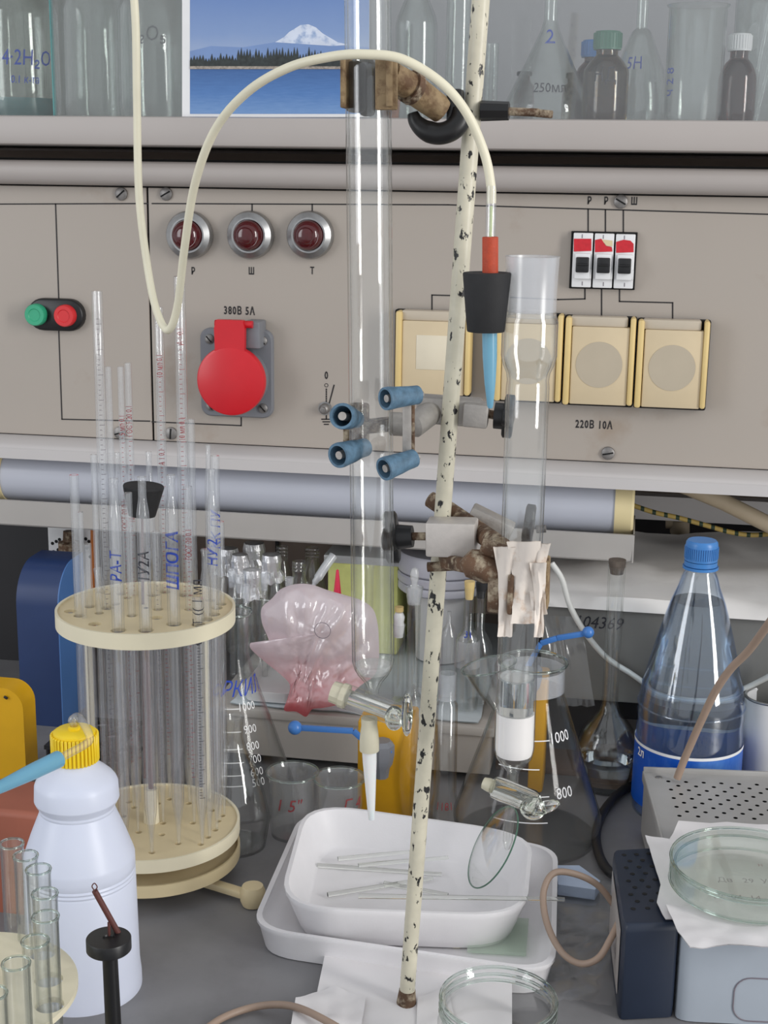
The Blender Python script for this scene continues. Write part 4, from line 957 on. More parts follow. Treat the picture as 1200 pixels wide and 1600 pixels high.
for P, lb in TP:
    a = (P.x, P.y, .0092)
    if free(*a, hs): hs.append(a)
for px, py in ((14, 1445), (8, 1475), (20, 1495), (-30, 1470)):
    P = T(px, py, DZ); a = (P.x, P.y, .0092)
    if free(*a, hs): hs.append(a)
tr_ = thing('test_tube_rack', 'round cream test-tube rack in the front left corner', 'rack', (dc.x, dc.y, 0))
ob('upper_disc', disc_holes(dc.x, dc.y, DZ, RD, [h for h in hs if (h[0]-dc.x)**2+(h[1]-dc.y)**2 < (RD-h[2]-.001)**2], .004), 'creamrim', tr_, smooth=False)
ob('lower_disc', mv(lathe([(0, .02), (RD, .02), (RD, .026), (0, .026)], 64), (dc.x, dc.y, 0)), 'creamrim', tr_)
ob('post', cyl((dc.x, dc.y, 0), (dc.x, dc.y, DZ+.02), .008), 'creamrim', tr_)
for P, lb in TP:
    t = thing('test_tube', 'clear '+lb, 'test tube', (P.x, P.y, .0265), 'test tubes in the front rack')
    ob('rim', rim_ring((P.x, P.y, ZT), .0080, .0008), 'rimglass', t)
    ob('tube_body', mv(lathe([(0, 0), (.004, .0012), (.0070, .005), (.0080, .010), (.0080, ZT-.030), (.0086, ZT-.0275), (.0086, ZT-.0265), (.0072, ZT-.0265), (.0070, .012), (.005, .006), (0, .003)], 28), (P.x, P.y, .0265)), 'tubeglass', t)

# ================================================================== BLACK KNOB POST
kc = W(170, 1476, .80); kk = mpp(kc)
t = thing('knob_post', 'black post with flat round head in front of the wash bottle', 'post', (kc.x, .80, 0))
ob('shaft', cyl((kc.x+.002, .80, 0), (kc.x+.0005, .80, kc.z-.008), 13.5*kk, 12*kk, 24), 'black', t)
ob('head', mv(lathe([(0, -9*kk), (33*kk, -9*kk), (35*kk, -7*kk), (35*kk, 11*kk), (34*kk, 12.5*kk), (9*kk, 12.5*kk), (8*kk, 10*kk), (0, 9.5*kk)], 48), kc), 'black', t, ang=40)
ob('pin', cyl(kc+Vector((-.001, .004, .004)), kc+Vector((-.001, .004, .014)), .0010), 'brownrod', t)
hd = kc+Vector((.004, .008, .004)); tp = W(148, 1392, .80)
ob('arm', cyl(hd, tp, .0020), 'brownrod', t)
ob('wire_loop', tube(cat([tp, tp+Vector((-.0018, 0, .003)), tp+Vector((0, 0, .0055)), tp+Vector((.0018, 0, .003)), tp], 5), .0004, 8), 'brownrod', t)

# ================================================================== LEDGE and things on it
LY = 1.36; LZ = W(500, 1117, LY).z
lx0, lx1 = W(335, 1180, LY).x, W(765, 1180, LY).x
t = thing('bench_ledge', 'grey-beige raised ledge at the back of the bench', 'ledge', ((lx0+lx1)/2, LY, 0))
ob('front_face', box2((lx0, LY+.004, .012), (lx1, 1.74, LZ-.010)), 'ledge', t, smooth=False)
ob('top_board', box2((lx0-.004, LY, LZ-.010), (lx1+.004, 1.75, LZ), .0015), 'ledge', t)
ob('dark_gap_strip', box2((lx0+.004, LY+.03, 0), (lx1-.004, 1.73, .012)), 'gap', t, smooth=False)  # near-black strip painted in for the shaded gap under the ledge
def sheet(x0, x1, y0, y1, z, amp, nx=30, ny=20, fr=20, th=.0008, ed=.004, seed=0):
    v, f = [], []
    for j in range(ny+1):
        for i in range(nx+1):
            x = x0+(x1-x0)*i/nx; y = y0+(y1-y0)*j/ny
            q = Vector((x*fr, y*fr, seed)); n_ = noise.noise(q)*.6+noise.noise(q*2.3)*.4
            v.append(Vector((x+ed*noise.noise(Vector((j*.4, seed, 3)))*(1 if i in (0, nx) else 0), y+ed*noise.noise(Vector((i*.4, seed, 9)))*(1 if j in (0, ny) else 0), z+amp*(.5+.5*n_))))
    for j in range(ny):
        for i in range(nx): a = j*(nx+1)+i; f.append((a, a+1, a+nx+2, a+nx+1))
    return v, f
ob('towel', thick(sheet(W(352, 1060, 1.35).x, W(770, 1000, 1.5).x, 1.366, 1.70, LZ+.001, .004), (0, 0, -.0009)), 'mint', label='pale mint towel spread on the ledge', cat_='towel')
# white dish with label under the bag
tc2 = W(428, 1075, 1.335)
t = thing('white_tray', 'white shallow tray under the pink bag', 'tray', (tc2.x, 1.345, LZ+.005))
pts = [(W(375, 1100, 1.37).x, 1.366), (W(462, 1100, 1.37).x, 1.366), (W(462, 1100, 1.37).x+.005, 1.50), (W(375, 1100, 1.37).x, 1.50)]
base = rpoly([(x, y, 0) for x, y in pts], .2, 5); cc = Vector((sum(p[0] for p in pts)/4, sum(p[1] for p in pts)/4, 0))
rg = lambda s_, z: [cc+(p-cc)*s_+Vector((0, 0, z)) for p in base]
ob('tray_body', loft([rg(.92, LZ+.005), rg(1, LZ+.018), rg(.985, LZ+.018), rg(.90, LZ+.008)]), 'white', t)
# foil capped and bare bottles
def media_bottle(px, py, hw, Y, foil, lb):
    k = mpp(W(px, py, Y)); zt_ = W(px, py, Y).z; x = W(px, py, Y).x; z0 = LZ+.005; R = hw*2.3*k; r = hw*k
    pr = [(R*.9, 0), (R, .004), (R, zt_-z0-.065), (R*.92, zt_-z0-.055), (r*1.35, zt_-z0-.026), (r, zt_-z0-.019), (r, zt_-z0-.014)]
    for q in range(3): pr += [(r*1.0, zt_-z0-.013+q*.004), (r*1.12, zt_-z0-.0115+q*.004), (r, zt_-z0-.010+q*.004)]
    pr += [(r, zt_-z0)]
    t = thing('media_bottle', lb, 'bottle', (x, Y, z0), 'bottles on the ledge under the lamp')
    inn_ = [(q-.0018, max(z, .002)) for q, z in reversed(pr)]
    ob('bottle_body', mv(lathe([(0, 0)]+pr+inn_+[(0, .002)], 28), (x, Y, z0)), 'glass', t)
    if foil:
        rings = []; n_ = 40
        for q, (s_, z) in enumerate(((.3, .003), (1.1, .0015), (1.25, -.006), (1.2, -.016), (1.45, -.024), (1.6, -.030))):
            ring = []
            for i in range(n_):
                a = 2*pi*i/n_; w_ = 1+.16*noise.noise(Vector((cos(a)*3, sin(a)*3, q*.9+px)))*min(q, 3)/2
                ring.append(Vector((x+r*s_*w_*cos(a), Y+r*s_*w_*sin(a), zt_+z+.004*noise.noise(Vector((cos(a)*2.5, sin(a)*2.5, px+q)))*(q > 2))))
            rings.append(ring)
        ob('foil_cap', loft(rings, True, False), 'foil', t, smooth=False)
for a in ((357, 858, 13, 1.58, 1, 'foil-capped bottle at the left end of the ledge, beside the rack'), (397, 850, 14, 1.60, 1, 'foil-capped bottle rising tallest under the lamp'), (375, 868, 11, 1.53, 1, 'bottle with smooth foil cap between two crumpled ones'),
          (424, 868, 13, 1.53, 1, 'foil-capped bottle with pointed foil skirt'), (393, 892, 12, 1.46, 1, 'foil-capped bottle in front with gold-tinged crumpled foil'), (441, 853, 9, 1.58, 0, 'bare threaded bottle in the middle of the row'),
          (467, 876, 10, 1.50, 0, 'bare threaded bottle just above the pink bag'), (488, 855, 11, 1.58, 0, 'bare threaded bottle beside the white pipette')): media_bottle(*a)
for i, (px, py, Y) in enumerate(((362, 890, 1.44), (374, 899, 1.43), (385, 914, 1.41), (413, 895, 1.44), (452, 902, 1.46))):
    k = mpp(W(px, py, Y)); p = W(px, py, Y); t = thing('frosted_tube', 'narrow frosted-top tube on the ledge, '+('leftmost', 'second from the rack', 'third and shortest', 'fourth, left of the bag', 'fifth, touching the bag top')[i], 'tube', (p.x, Y, LZ+.005), 'frosted tubes among the foil bottles')
    H = p.z-LZ-.005; ob('tube_body', mv(lathe([(0, 0), (5*k, .001), (5*k, H-.02), (3.8*k, H-.02), (3.8*k, .003), (0, .003)], 16), (p.x, Y, LZ+.005)), 'glass', t)
    ob('frosted_top', mv(lathe([(5*k, H-.02), (7*k, H), (5.5*k, H), (4*k, H-.02)], 16), (p.x, Y, LZ+.005)), 'frost', t)
# white bulb pipette, red cone, lime box, lavender plates
P = [W(521, 868, 1.50), W(508, 886, 1.49), W(497, 903, 1.48), W(491, 912, 1.478), W(480, 940, 1.47)]
k = mpp(P[0]); t = ob('transfer_pipette', tube(cat(P, 5), [7*k*(1 if i < 11 else (.75 if i < 15 else .45)) for i in range(21)], 16), 'milky', label='white plastic transfer pipette leaning above the bag', cat_='pipette')
k = mpp(W(527, 910, 1.46)); b = W(527, 945, 1.46)
ob('pink_cone', mv(lathe([(0, 0), (8*k, 0), (2.2*k, 56*k), (0, 58*k)], 24), b), 'pink', label='pointed pink-red plastic cone in front of the lime box', cat_='cone')
bx = (W(512, 905, 1.55).x, W(622, 905, 1.55).x); z1 = W(560, 873, 1.55).z
t = thing('lime_box', 'lime-yellow box with milky white lid behind the tall tube', 'box', ((bx[0]+bx[1])/2, 1.60, LZ+.005))
ob('box_body', box2((bx[0], 1.55, LZ+.005), (bx[1], 1.66, z1-.006), .002), 'lime', t)
ob('lid', box2((bx[0]-.004, 1.545, z1-.006), (bx[1]+.003, 1.665, z1+.004), .002), 'milky', t)
c = W(692, 900, 1.56); k = mpp(c); z0 = LZ+.005
for i, (za, zb2, hw, lb) in enumerate(((918, 905, 70, 'lower lavender-grey round plate of the stack behind the rod'), (904, 890, 71, 'middle lavender-grey round plate of the stack'), (889, 858, 70, 'top lavender-grey round cover of the stack'))):
    a_, b_ = W(692, za, 1.56).z, W(692, zb2, 1.56).z
    ob('round_plate', mv(lathe([(0, a_), (hw*.96*k, a_), (hw*k, a_+.002), (hw*k, b_-.002), (hw*.97*k, b_), (0, b_)], 56), (c.x, 1.56, 0)), 'lav', label=lb, cat_='plate', group='lavender plates')
a_ = W(692, 918, 1.56).z
ob('plate_support', mv(lathe([(0, z0), (40*k, z0), (44*k, a_), (0, a_)], 40), (c.x, 1.56, 0)), 'white', label='white round support under the lavender plates', cat_='stand')

# ---- glassware on the ledge and in front of it
def vessel(name, lb, cat_, px, pyr, Y, rows, sm=0, z0=None, mt='glass', th=.0013, bottom=True, group=None, seg=32):
    L = Lathe(px, pyr, Y, rows, sm, z0); t = thing(name, lb, cat_, L.c, group); ob('glass_body', L.open(th, seg, bottom), mt, t); return t, L
LZ5 = LZ+.005
# stoppered volumetric flask
t, L = vessel('volumetric_flask', 'stoppered volumetric flask with clear glass stopper left of the rod', 'flask', 646, 1000, 1.40, [(917, 14), (920, 13), (943, 10), (948, 10), (1078, 10), (1090, 15), (1106, 25), (1122, 29), (1130, 26)], 0, LZ5)
Lf = Lathe(646, 1000, 1.40, [(917, 14), (943, 10.5)]); ob('frosted_joint', Lf.open(.001, 24, False), 'frost', t)
Ls = Lathe(646, 1000, 1.40, [(886, 0), (889, 5), (896, 7), (904, 6.5), (910, 4.5), (916, 5), (919, 10), (940, 8)]); ob('stopper', Ls.solid(24), 'frit', t)
t, L = vessel('stoppered_tube', 'small tube with white ball stopper beside the volumetric flask', 'tube', 623, 1000, 1.41, [(976, 11), (980, 9.5), (1100, 9.5), (1118, 9)], 0, LZ5)
Ls = Lathe(623, 1000, 1.41, [(954, 0), (957, 6), (964, 9), (972, 7.5), (978, 9), (995, 7)]); ob('stopper', Ls.solid(24), 'white', t)
ob('cork_disc', Lathe(623, 1000, 1.41, [(948, 7), (955, 7)]).solid(16), 'yellowed', t)
t, L = vessel('measuring_cylinder', 'tall glass cylinder with frosted neck and red print behind the rod', 'cylinder', 698, 1120, 1.255, [(955, 3), (975, 4), (982, 9), (992, 12), (1050, 13), (1094, 13), (1100, 17), (1240, 18), (1255, 22), (1268, 22)], 0, 0.0)
Lf = Lathe(698, 1120, 1.255, [(1052, 14), (1092, 14)]); ob('frosted_joint', Lf.open(.001, 24, False), 'frost', t)
ob('print', L.wrap(text_mesh('1181', .011, .8), W(695, 1252, 1.255).z, 0, .0006), 'inkred', t, smooth=False, nofix=True)
t, L = vessel('volumetric_flask', 'volumetric flask with beige stopper and blue mark right of the rod', 'flask', 732, 980, 1.40, [(918, 8), (980, 8), (986, 11), (993, 16), (1000, 18), (1040, 19), (1085, 19), (1098, 17)], 0, LZ5)
ob('frosted_body', L.part(W(732, 1040, 1.40).z, W(732, 999, 1.40).z, .0006, 28, False), 'frost', t)
ob('stopper', Lathe(732, 980, 1.40, [(908, 8.5), (922, 7.5), (936, 6)]).solid(20), 'yellowed', t)
ob('mark', L.wrap(text_mesh('31', .009, .9), W(732, 988, 1.40).z, 0, .0008), 'inkblue', t, smooth=False, nofix=True)
t, L = vessel('stoppered_tube', 'slim flask with black rubber stopper beside the rusty jaw', 'flask', 750, 980, 1.42, [(922, 8), (985, 7.5), (992, 12), (1005, 19), (1020, 21), (1060, 21), (1088, 19)], 0, LZ5)
ob('stopper', Lathe(750, 980, 1.42, [(910, 8.5), (914, 8.5), (934, 6)]).solid(20), 'rubber', t)
t, L = vessel('glass_vial', 'clear vial with blue label strip left of the rod', 'vial', 676, 1000, 1.41, [(985, 5), (1000, 5), (1008, 11), (1014, 12), (1090, 12), (1105, 11)], 0, LZ5)
ob('blue_strip', L.band(W(676, 1018, 1.38).z, -.9, -.3, .014), 'inkblue', t, smooth=False, nofix=True)
t, L = vessel('glass_rod_tube', 'thin clear tube standing behind the tall column', 'tube', 577, 920, 1.42, [(884, 8), (890, 6.5), (1040, 6.5), (1085, 6)], 0, LZ5)
t, L = vessel('conical_flask', 'small rounded flask at the foot of the stoppered flask', 'flask', 655, 1120, 1.275, [(1070, 11), (1082, 10), (1098, 11), (1112, 22), (1135, 30), (1165, 34), (1210, 36), (1240, 34), (1252, 30)], 0, 0.0)
# funnel
fa, fb = W(764, 1040, 1.235), W(784, 1128, 1.235); k = mpp(fa)
t = thing('glass_funnel', 'glass funnel tilted beside the neck of the conical flask', 'funnel', fb)
ob('rim', xf(rim_ring((0, 0, 0), 43.3*k, .0010, 56), axm(fa, fb)), 'rimglass', t)
ob('cone', xf(lathe([(5*k, 92*k), (7*k, 78*k), (12*k, 66*k), (27*k, 40*k), (43*k, 0), (44.5*k, -1*k), (42*k, 0), (25*k, 40*k), (10*k, 66*k), (4*k, 92*k)], 48), axm(fa, fb)), 'tubeglass', t)
# right conical flask
rows = [(1034, 52), (1037, 51), (1042, 49.5), (1074, 50), (1080, 50), (1090, 53), (1110, 60), (1160, 77), (1220, 98), (1258, 111), (1268, 115), (1277, 115), (1285, 108)]
t, L = vessel('conical_flask', 'large conical flask with frosted neck, marks 1000 and 800', 'flask', 832, 1060, 1.26, rows, 0, 0.0, 'flaskglass', .0016, True, None, 64)
Lf = Lathe(832, 1060, 1.26, [(1042, 50), (1076, 50.5)]); ob('frosted_neck', Lf.open(.0008, 48, False), 'frost', t)
ob('rim', rim_ring((L.x, L.y, L.pr[-1][1]), 51*mpp(L.c), .0016, 56), 'rimglass', t)
for s_, py, a0, a1 in (('1000', 1132, -.3, .45), (None, 1170, -.6, .2), ('800', 1206, -.6, .35), (None, 1240, -.5, .3)):
    z = W(832, py, 1.26).z; ob('graduation', L.band(z, a0, a1, .0009), 'inkwhite', t, smooth=False, nofix=True)
    if s_: ob('print', L.wrap(text_mesh(s_, .014, .85), z+.001, a1+.28, .0006), 'inkwhite', t, smooth=False, nofix=True)
# left conical flasks
rows = [(956, 31), (960, 30), (966, 26), (990, 25), (1020, 26), (1040, 31), (1100, 52), (1150, 70), (1200, 87), (1236, 99), (1250, 102), (1258, 98)]
t, L = vessel('conical_flask', 'large conical flask with white graduations and blue handwriting behind the rack', 'flask', 362, 1000, 1.285, rows, 0, 0.0, 'flaskglass', .0016, True, None, 64)
ob('rim', rim_ring((L.x, L.y, L.pr[-1][1]), 30*mpp(L.c), .0014, 48), 'rimglass', t)
for s_, py in (('1000', 1097), ('900', 1128), ('800', 1151), ('700', 1169), ('600', 1186), ('500', 1200)):
    z = W(372, py-6, 1.285).z; ob('graduation', L.band(z, -.25, .22, .0009), 'inkwhite', t, smooth=False, nofix=True)
    ob('print', L.wrap(text_mesh(s_, .011, .85), z+.001, .46, .0006), 'inkwhite', t, smooth=False, nofix=True)
ob('handwriting', L.wrap(text_mesh('сРКИЛ', .021, .8, .35), W(385, 1066, 1.285).z, .25, .0006), 'inkblue', t, smooth=False, nofix=True)
rows = [(1120, 17), (1123, 15), (1150, 15), (1165, 18), (1200, 34), (1240, 47), (1272, 54), (1284, 54), (1294, 48)]
t, L = vessel('conical_flask', 'small conical flask with bright highlights between rack and beakers', 'flask', 366, 1200, 1.182, rows, 0, 0.0, 'glassdk', .0016, True, None, 48)
# two beakers
for px, py, lb in ((457, 1208, 'glass beaker with red writing, left of the pair'), (530, 1217, 'glass beaker with red writing, under the blue lever')):
    t, L = vessel('glass_beaker', lb, 'beaker', px, 1250, 1.215, [(py-2, 40), (py, 39), (py+6, 36.5), (1280, 36), (1288, 33)], 0, 0.0, 'beaker', .0015, True, 'pair of beakers', 48)
    ob('rim', rim_ring((L.x, L.y, L.pr[-1][1]), 40*mpp(L.c), .0012, 48), 'rimglass', t)
    ob('handwriting', L.wrap(text_mesh('1 5"' if px < 500 else 'Г 4', .017, .9, .2), W(px, 1245, 1.215).z, -.2 if px < 500 else .6, .0006), 'inkred', t, smooth=False, nofix=True)

# ================================================================== GAS TAPS
def tap(lb, x0, y0, x1, y1, Y, valve, lever, knob, rk_):
    c = W((x0+x1)/2, y1, Y); t = thing('gas_tap', lb, 'tap', (c.x, Y, 0))
    a = W(x0, (y0+y1)/2, Y).x; b = W(x1, (y0+y1)/2, Y).x; z1 = W((x0+x1)/2, y0, Y).z
    ob('housing', box2((a, Y, 0), (b, Y+.05, z1), .003), 'orange', t)
    k = mpp(c); vp = W(*valve, Y-.014)
    ob('valve_body', xf(lathe([(0, -.016), (11*k, -.016), (13*k, -.006), (17*k, -.002), (20*k, .008), (20*k, .018), (14*k, .022), (0, .022)], 8), Matrix.Translation(vp)), 'greyplastic', t, ang=25)
    ob('valve_stub', cyl(vp, vp+Vector((0, .014, 0)), 10*k), 'greyplastic', t)
    P = [W(p[0], p[1], Y-.018) for p in lever]
    ob('lever', join(*[bar(p, q, .0040, .0055, (0, 0, 1), .0008) for p, q in zip(P, P[1:])]), 'levblue', t)
    ob('knob', ellipsoid(W(*knob, Y-.018), rk_*k, rk_*k, rk_*k), 'levblue', t)
tap('yellow gas tap with long blue lever pointing left', 558, 1128, 642, 1262, 1.262, (596, 1190), ((612, 1172), (590, 1176), (552, 1142), (466, 1137)), (461, 1137), 11)
tap('yellow gas tap with blue lever, seen through the short column', 828, 1066, 852, 1190, 1.355, (826, 1070), ((822, 1046), (845, 1005), (870, 997), (912, 990)), (919, 988), 9)

# ================================================================== PINK BAG
out = [(425, 935), (438, 921), (460, 913), (485, 913), (512, 922), (540, 930), (565, 938), (583, 952), (590, 975), (592, 1000), (592, 1030), (585, 1055), (565, 1070), (548, 1085), (530, 1100), (505, 1106), (488, 1108), (478, 1120), (463, 1112), (444, 1110), (449, 1092), (453, 1070), (436, 1052), (415, 1035), (392, 1014), (393, 1004), (412, 1010), (424, 1014), (418, 995), (409, 972), (409, 950)]
cb_ = Vector((498, 990, 0)); oc = cat([(x, y, 0) for x, y in out], 4, True); NA = len(oc); rings = []
NR = 16
def bagpt(a, q, side):
    p = cb_+(oc[a]-cb_)*q; h = sqrt(max(0, 1-q**2.4)); d = .034*h*min(1, max(.25, (1085-p.y)/60))
    th_ = atan2(p.y-1080, p.x-470)
    fold = .006*noise.noise(Vector((th_*7, q*1.5, side*3)))+.0045*noise.noise(Vector((p.x*.05, p.y*.03, side)))+.002*noise.noise(Vector((th_*19, q*3, 2)))
    yb = 1.347+.043*min(1, max(0, (1095-p.y)/60))
    return W(p.x, p.y, yb-side*(d+fold*min(1, (1-q)*6)))
v, f = [], []
for side in (1, -1):
    o = len(v); v.append(bagpt(0, 0, side))
    for r_ in range(1, NR+1):
        for a in range(NA): v.append(bagpt(a, r_/NR, side if r_ < NR else 0))
    for a in range(NA): f.append((o, o+1+a, o+1+(a+1) % NA))
    for r_ in range(NR-1):
        for a in range(NA): b_ = o+1+r_*NA; a2 = (a+1) % NA; f.append((b_+a, b_+NA+a, b_+NA+a2, b_+a2))
t = NT('pink_polythene'); tcn = t.n('ShaderNodeTexCoord'); sx = t.n('ShaderNodeSeparateXYZ'); t.l(tcn.outputs['Generated'], sx.inputs[0])
ff = t.math('ADD', sx.outputs[2], t.math('MULTIPLY', t.math('SUBTRACT', t.noise(30, 4), .5), .35))
colr = t.ramp(ff, [(.05, rgb(226, 120, 126)), (.25, rgb(240, 196, 200)), (.45, rgb(248, 234, 238)), (1, rgb(248, 238, 242))])
df = t.n('ShaderNodeBsdfDiffuse'); t.l(colr, df.inputs[0]); tl = t.n('ShaderNodeBsdfTranslucent'); t.l(colr, tl.inputs[0])
tp_ = t.n('ShaderNodeBsdfTransparent'); t.l(colr, tp_.inputs[0]); gl = t.n('ShaderNodeBsdfGlossy'); gl.inputs['Roughness'].default_value = .16
bn = t.bump(t.noise(55, 3, .5, (1, 1, .4)), .5, .004); t.l(bn, gl.inputs['Normal']); t.l(bn, df.inputs['Normal'])
def mx_(fac, a, b):
    m_ = t.n('ShaderNodeMixShader'); m_.inputs[0].default_value = fac; t.l(a, m_.inputs[1]); t.l(b, m_.inputs[2]); return m_.outputs[0]
t.l(mx_(.14, mx_(.20, mx_(.35, df.outputs[0], tl.outputs[0]), tp_.outputs[0]), gl.outputs[0]), t.out.inputs[0]); M['bag'] = t.m
bg_ = ob('plastic_bag', (v, f), 'bag', label='crumpled pale pink polythene bag with red tail', cat_='bag', ang=180)
rc = W(504, 985, 1.39-.040); kq = mpp(rc)
ob('printed_circle', mv(xf(lathe([(12.4*kq, 0), (13.2*kq, 0), (13.2*kq, .0006), (12.4*kq, .0006), (12.4*kq, 0)], 28), Matrix.Rotation(pi/2, 4, 'X') ), rc), 'inkgrey', bg_)

# ================================================================== FOAM TRAYS, papers and small glass
def tray(name, lb, cs, zr, z0, fr, ins, wall):
    c4 = [T(px, py, zr) for px, py in cs]; ring = rpoly(c4, fr, 7); cc = sum(c4, Vector())/4
    g = lambda s_, z: [Vector((cc.x+(p.x-cc.x)*s_, cc.y+(p.y-cc.y)*s_, z)) for p in ring]
    H = zr-z0
    m = loft([g(ins, z0), g(ins+.02, z0+.001), g(.985, zr-.006), g(1, zr-.003), g(1, zr), g(.965, zr), g(.955, zr-.004), g(ins-.02, z0+wall+.003), g(ins-.05, z0+wall)])
    t = thing(name, lb, 'tray', (cc.x, cc.y, z0)); ob('tray_body', m, 'foam', t, ang=50); return t, cc
t, c1 = tray('foam_tray', 'large white foam tray lying underneath the smaller one', ((390, 1450), (868, 1520), (872, 1322), (470, 1270)), .027, .0, .14, .93, .017)
t, c2 = tray('foam_tray', 'smaller white foam tray holding glass pieces on the larger tray', ((432, 1418), (822, 1432), (834, 1302), (478, 1252)), .055, .0185, .26, .86, .004)
zi = .020
segs = [((496, 1352), (690, 1366), .0245, 'pipette lying from rear left corner of the small tray'), ((528, 1342), (640, 1331), .030, 'rod lying at the back of the small tray'), ((560, 1400), (882, 1405), .057, 'pipette reaching over the right rim of the trays'),
        ((512, 1398), (676, 1372), .026, 'rod crossing the middle of the small tray'), ((600, 1380), (700, 1398), .024, 'short rod in the front half of the small tray'), ((560, 1352), (700, 1340), .034, 'upper rod of the crossed pair by the stand')]
for a, b, z, lb in segs:
    ob('glass_rod', cyl(T(*a, z), T(*b, z), .0021, .0016, 12), 'solid', label='thin glass '+lb, cat_='glass rod', group='glass rods in the small tray')
# large clear lid leaning in the tray
wc = W(768, 1322, 1.10); kw = mpp(wc); nd = Vector((-.80, -.25, .50))
t = thing('watch_glass', 'clear watch glass leaning inside the small tray', 'watch glass', wc)
prf = [(0, 10*kw), (30*kw, 8*kw), (50*kw, 4*kw), (68*kw, -3*kw), (68.5*kw, -2*kw), (50*kw, 5.5*kw), (30*kw, 9.5*kw), (0, 11.5*kw)]
ob('glass_body', xf(lathe(prf, 56), axm(wc, d=nd)), 'glass', t)
ob('rim', xf(rim_ring((0, 0, -2.5*kw), 68.3*kw, .0007, 56), axm(wc, d=nd)), mat('green_glass_rim', rgb(74, 110, 92), .15), t)
# plates in the larger tray
p4 = [T(x, y, .019) for x, y in ((730, 1488), (822, 1494), (826, 1440), (736, 1436))]
ob('glass_plate', prism(p4, (0, 0, .003)), thin_glass('greenish_plate_glass', (.86, .92, .86), (.5, .62, .52), .08, .18, scatter_col=(.72, .8, .72, 1)), label='greenish glass plate in the front of the large tray', cat_='plate', smooth=False)
ob('plastic_strip', bar(T(712, 1438, .019), T(713, 1480, .019), .006, .002, (0, 0, 1), .0006), 'creamrim', label='small cream strip beside the greenish plate', cat_='strip')
# papers
def paper(name, lb, pts, z, th=.0006, mt='paper', amp=.002, cat_='paper', rough=.006):
    pp_ = [T(x, y, z) for x, y in pts]; n_ = len(pp_); cc = sum(pp_, Vector())/n_
    ring = []
    for i in range(n_):
        for q in range(8): ring.append(pp_[i].lerp(pp_[(i+1) % n_], q/8))
    rings = [[cc+(p-cc)*s_ for p in ring] for s_ in (.01, .12, .25, .38, .5, .62, .75, .87, 1)]
    rings = [[p+Vector((0, 0, amp*(.6+.8*(.6*noise.noise(p*26+Vector((z*99, len(pts), 0)))+.6*noise.noise(p*70+Vector((z*99, len(pts), 0))))))) for p in r_] for r_ in rings]
    return ob(name, thick(loft(rings, True, False), (0, 0, -th)), mt, label=lb, cat_=cat_, ang=70)
paper('paper_sheet', 'white paper sheet in front of the foam trays', ((512, 1470), (800, 1500), (800, 1640), (478, 1640)), .0085)
paper('paper_tissue', 'crumpled white tissue at the bottom edge beside the rod', ((462, 1565), (520, 1545), (572, 1562), (560, 1640), (450, 1640)), .010, amp=.006)
paper('paper_napkin', 'folded white napkin right of the stand foot', ((652, 1560), (700, 1548), (720, 1640), (650, 1640)), .0095, amp=.003)
# open jar at the bottom edge
YJ = .905
L = Lathe(779, 1556, YJ, [(1560, 90), (1563, 91), (1568, 88), (1574, 90), (1580, 88), (1588, 91), (1598, 94), (1610, 94), (1616, 90)], 0, 0.0)
t = thing('glass_jar', 'open glass jar with threaded rim at the bottom edge', 'jar', L.c)
ob('jar_body', L.open(.003, 64), 'glassdk', t)
for q, r_ in ((0, 89.5), (-.006, 89.5), (-.011, 89.5)): ob('thread_ring', rim_ring((L.x, L.y, L.pr[-1][1]+q), r_*mpp(L.c), .0013, 64), 'rimglass', t)
# beige tube at the bottom and plastic film on the bench
ob('rubber_tube', tube(cat([T(300, 1625, .004), T(345, 1592, .004), T(395, 1574, .005), T(440, 1570, .014), T(480, 1580, .021), T(540, 1612, .021)], 8), .0028, 12), 'cordb', label='beige rubber tube curving along the bottom edge', cat_='tube')
a = T(868, 1430, 0); b = T(962, 1560, 0)
v, f = sheet(a.x, T(975, 1430, 0).x, b.y-.02, a.y+.07, .001, .012, 34, 34, 26, seed=4)
ob('plastic_film', (v, f), 'plastwrap', label='crumpled clear plastic film beside the navy cover', cat_='film')
ob('paper_scrap', prism([T(x, y, .014) for x, y in ((868, 1352), (905, 1352), (938, 1376), (930, 1390), (872, 1382))], (0, 0, -.010)), mat('pale_blue_card', rgb(186, 200, 222), .6), label='pale blue folded card at the flask foot', cat_='card', smooth=False)

# ================================================================== RIGHT: bottle, flask, cup
YB = 1.352
rows = [(886, 24), (892, 24), (900, 27.5), (915, 32), (940, 42), (965, 50), (1000, 60), (1040, 70), (1070, 77), (1095, 81.5), (1110, 82.5), (1125, 81), (1140, 82), (1152, 82), (1250, 82), (1268, 81), (1274, 76)]
L = Lathe(1084, 1040, YB, rows, 0, 0.0)
t = thing('water_bottle', 'large bluish plastic water bottle with blue cap and blue label', 'bottle', L.c)
ob('bottle_body', L.open(.0008, 64), 'pet', t)
zwl = W(1095, 938, YB).z
ob('water', L.part(.002, zwl, -.0012, 56, True, 24), 'waterblue', t)
zl1, zl0 = W(1078, 1152, YB).z, .012
ob('label', L.part(zl0, zl1-.003, .0007, 64, False, 4), 'label', t)
ob('label_edge', L.part(zl1-.003, zl1, .0009, 64, False, 2), 'inkwhite', t)
ob('lettering', L.wrap(text_mesh('2л', .012, .9, 0, .0003), W(1078, 1166, YB).z, -1.0, .0014), 'inkwhite', t, smooth=False, nofix=True)
em = []
for r0, r1 in ((.0125, .0112), (.0095, .0088)):
    n_ = 36; em.append(([Vector((r*cos(2*pi*i/n_), r*sin(2*pi*i/n_), 0)) for r in (r0, r1) for i in range(n_)], [(i, (i+1) % n_, n_+(i+1) % n_, n_+i) for i in range(n_)]))
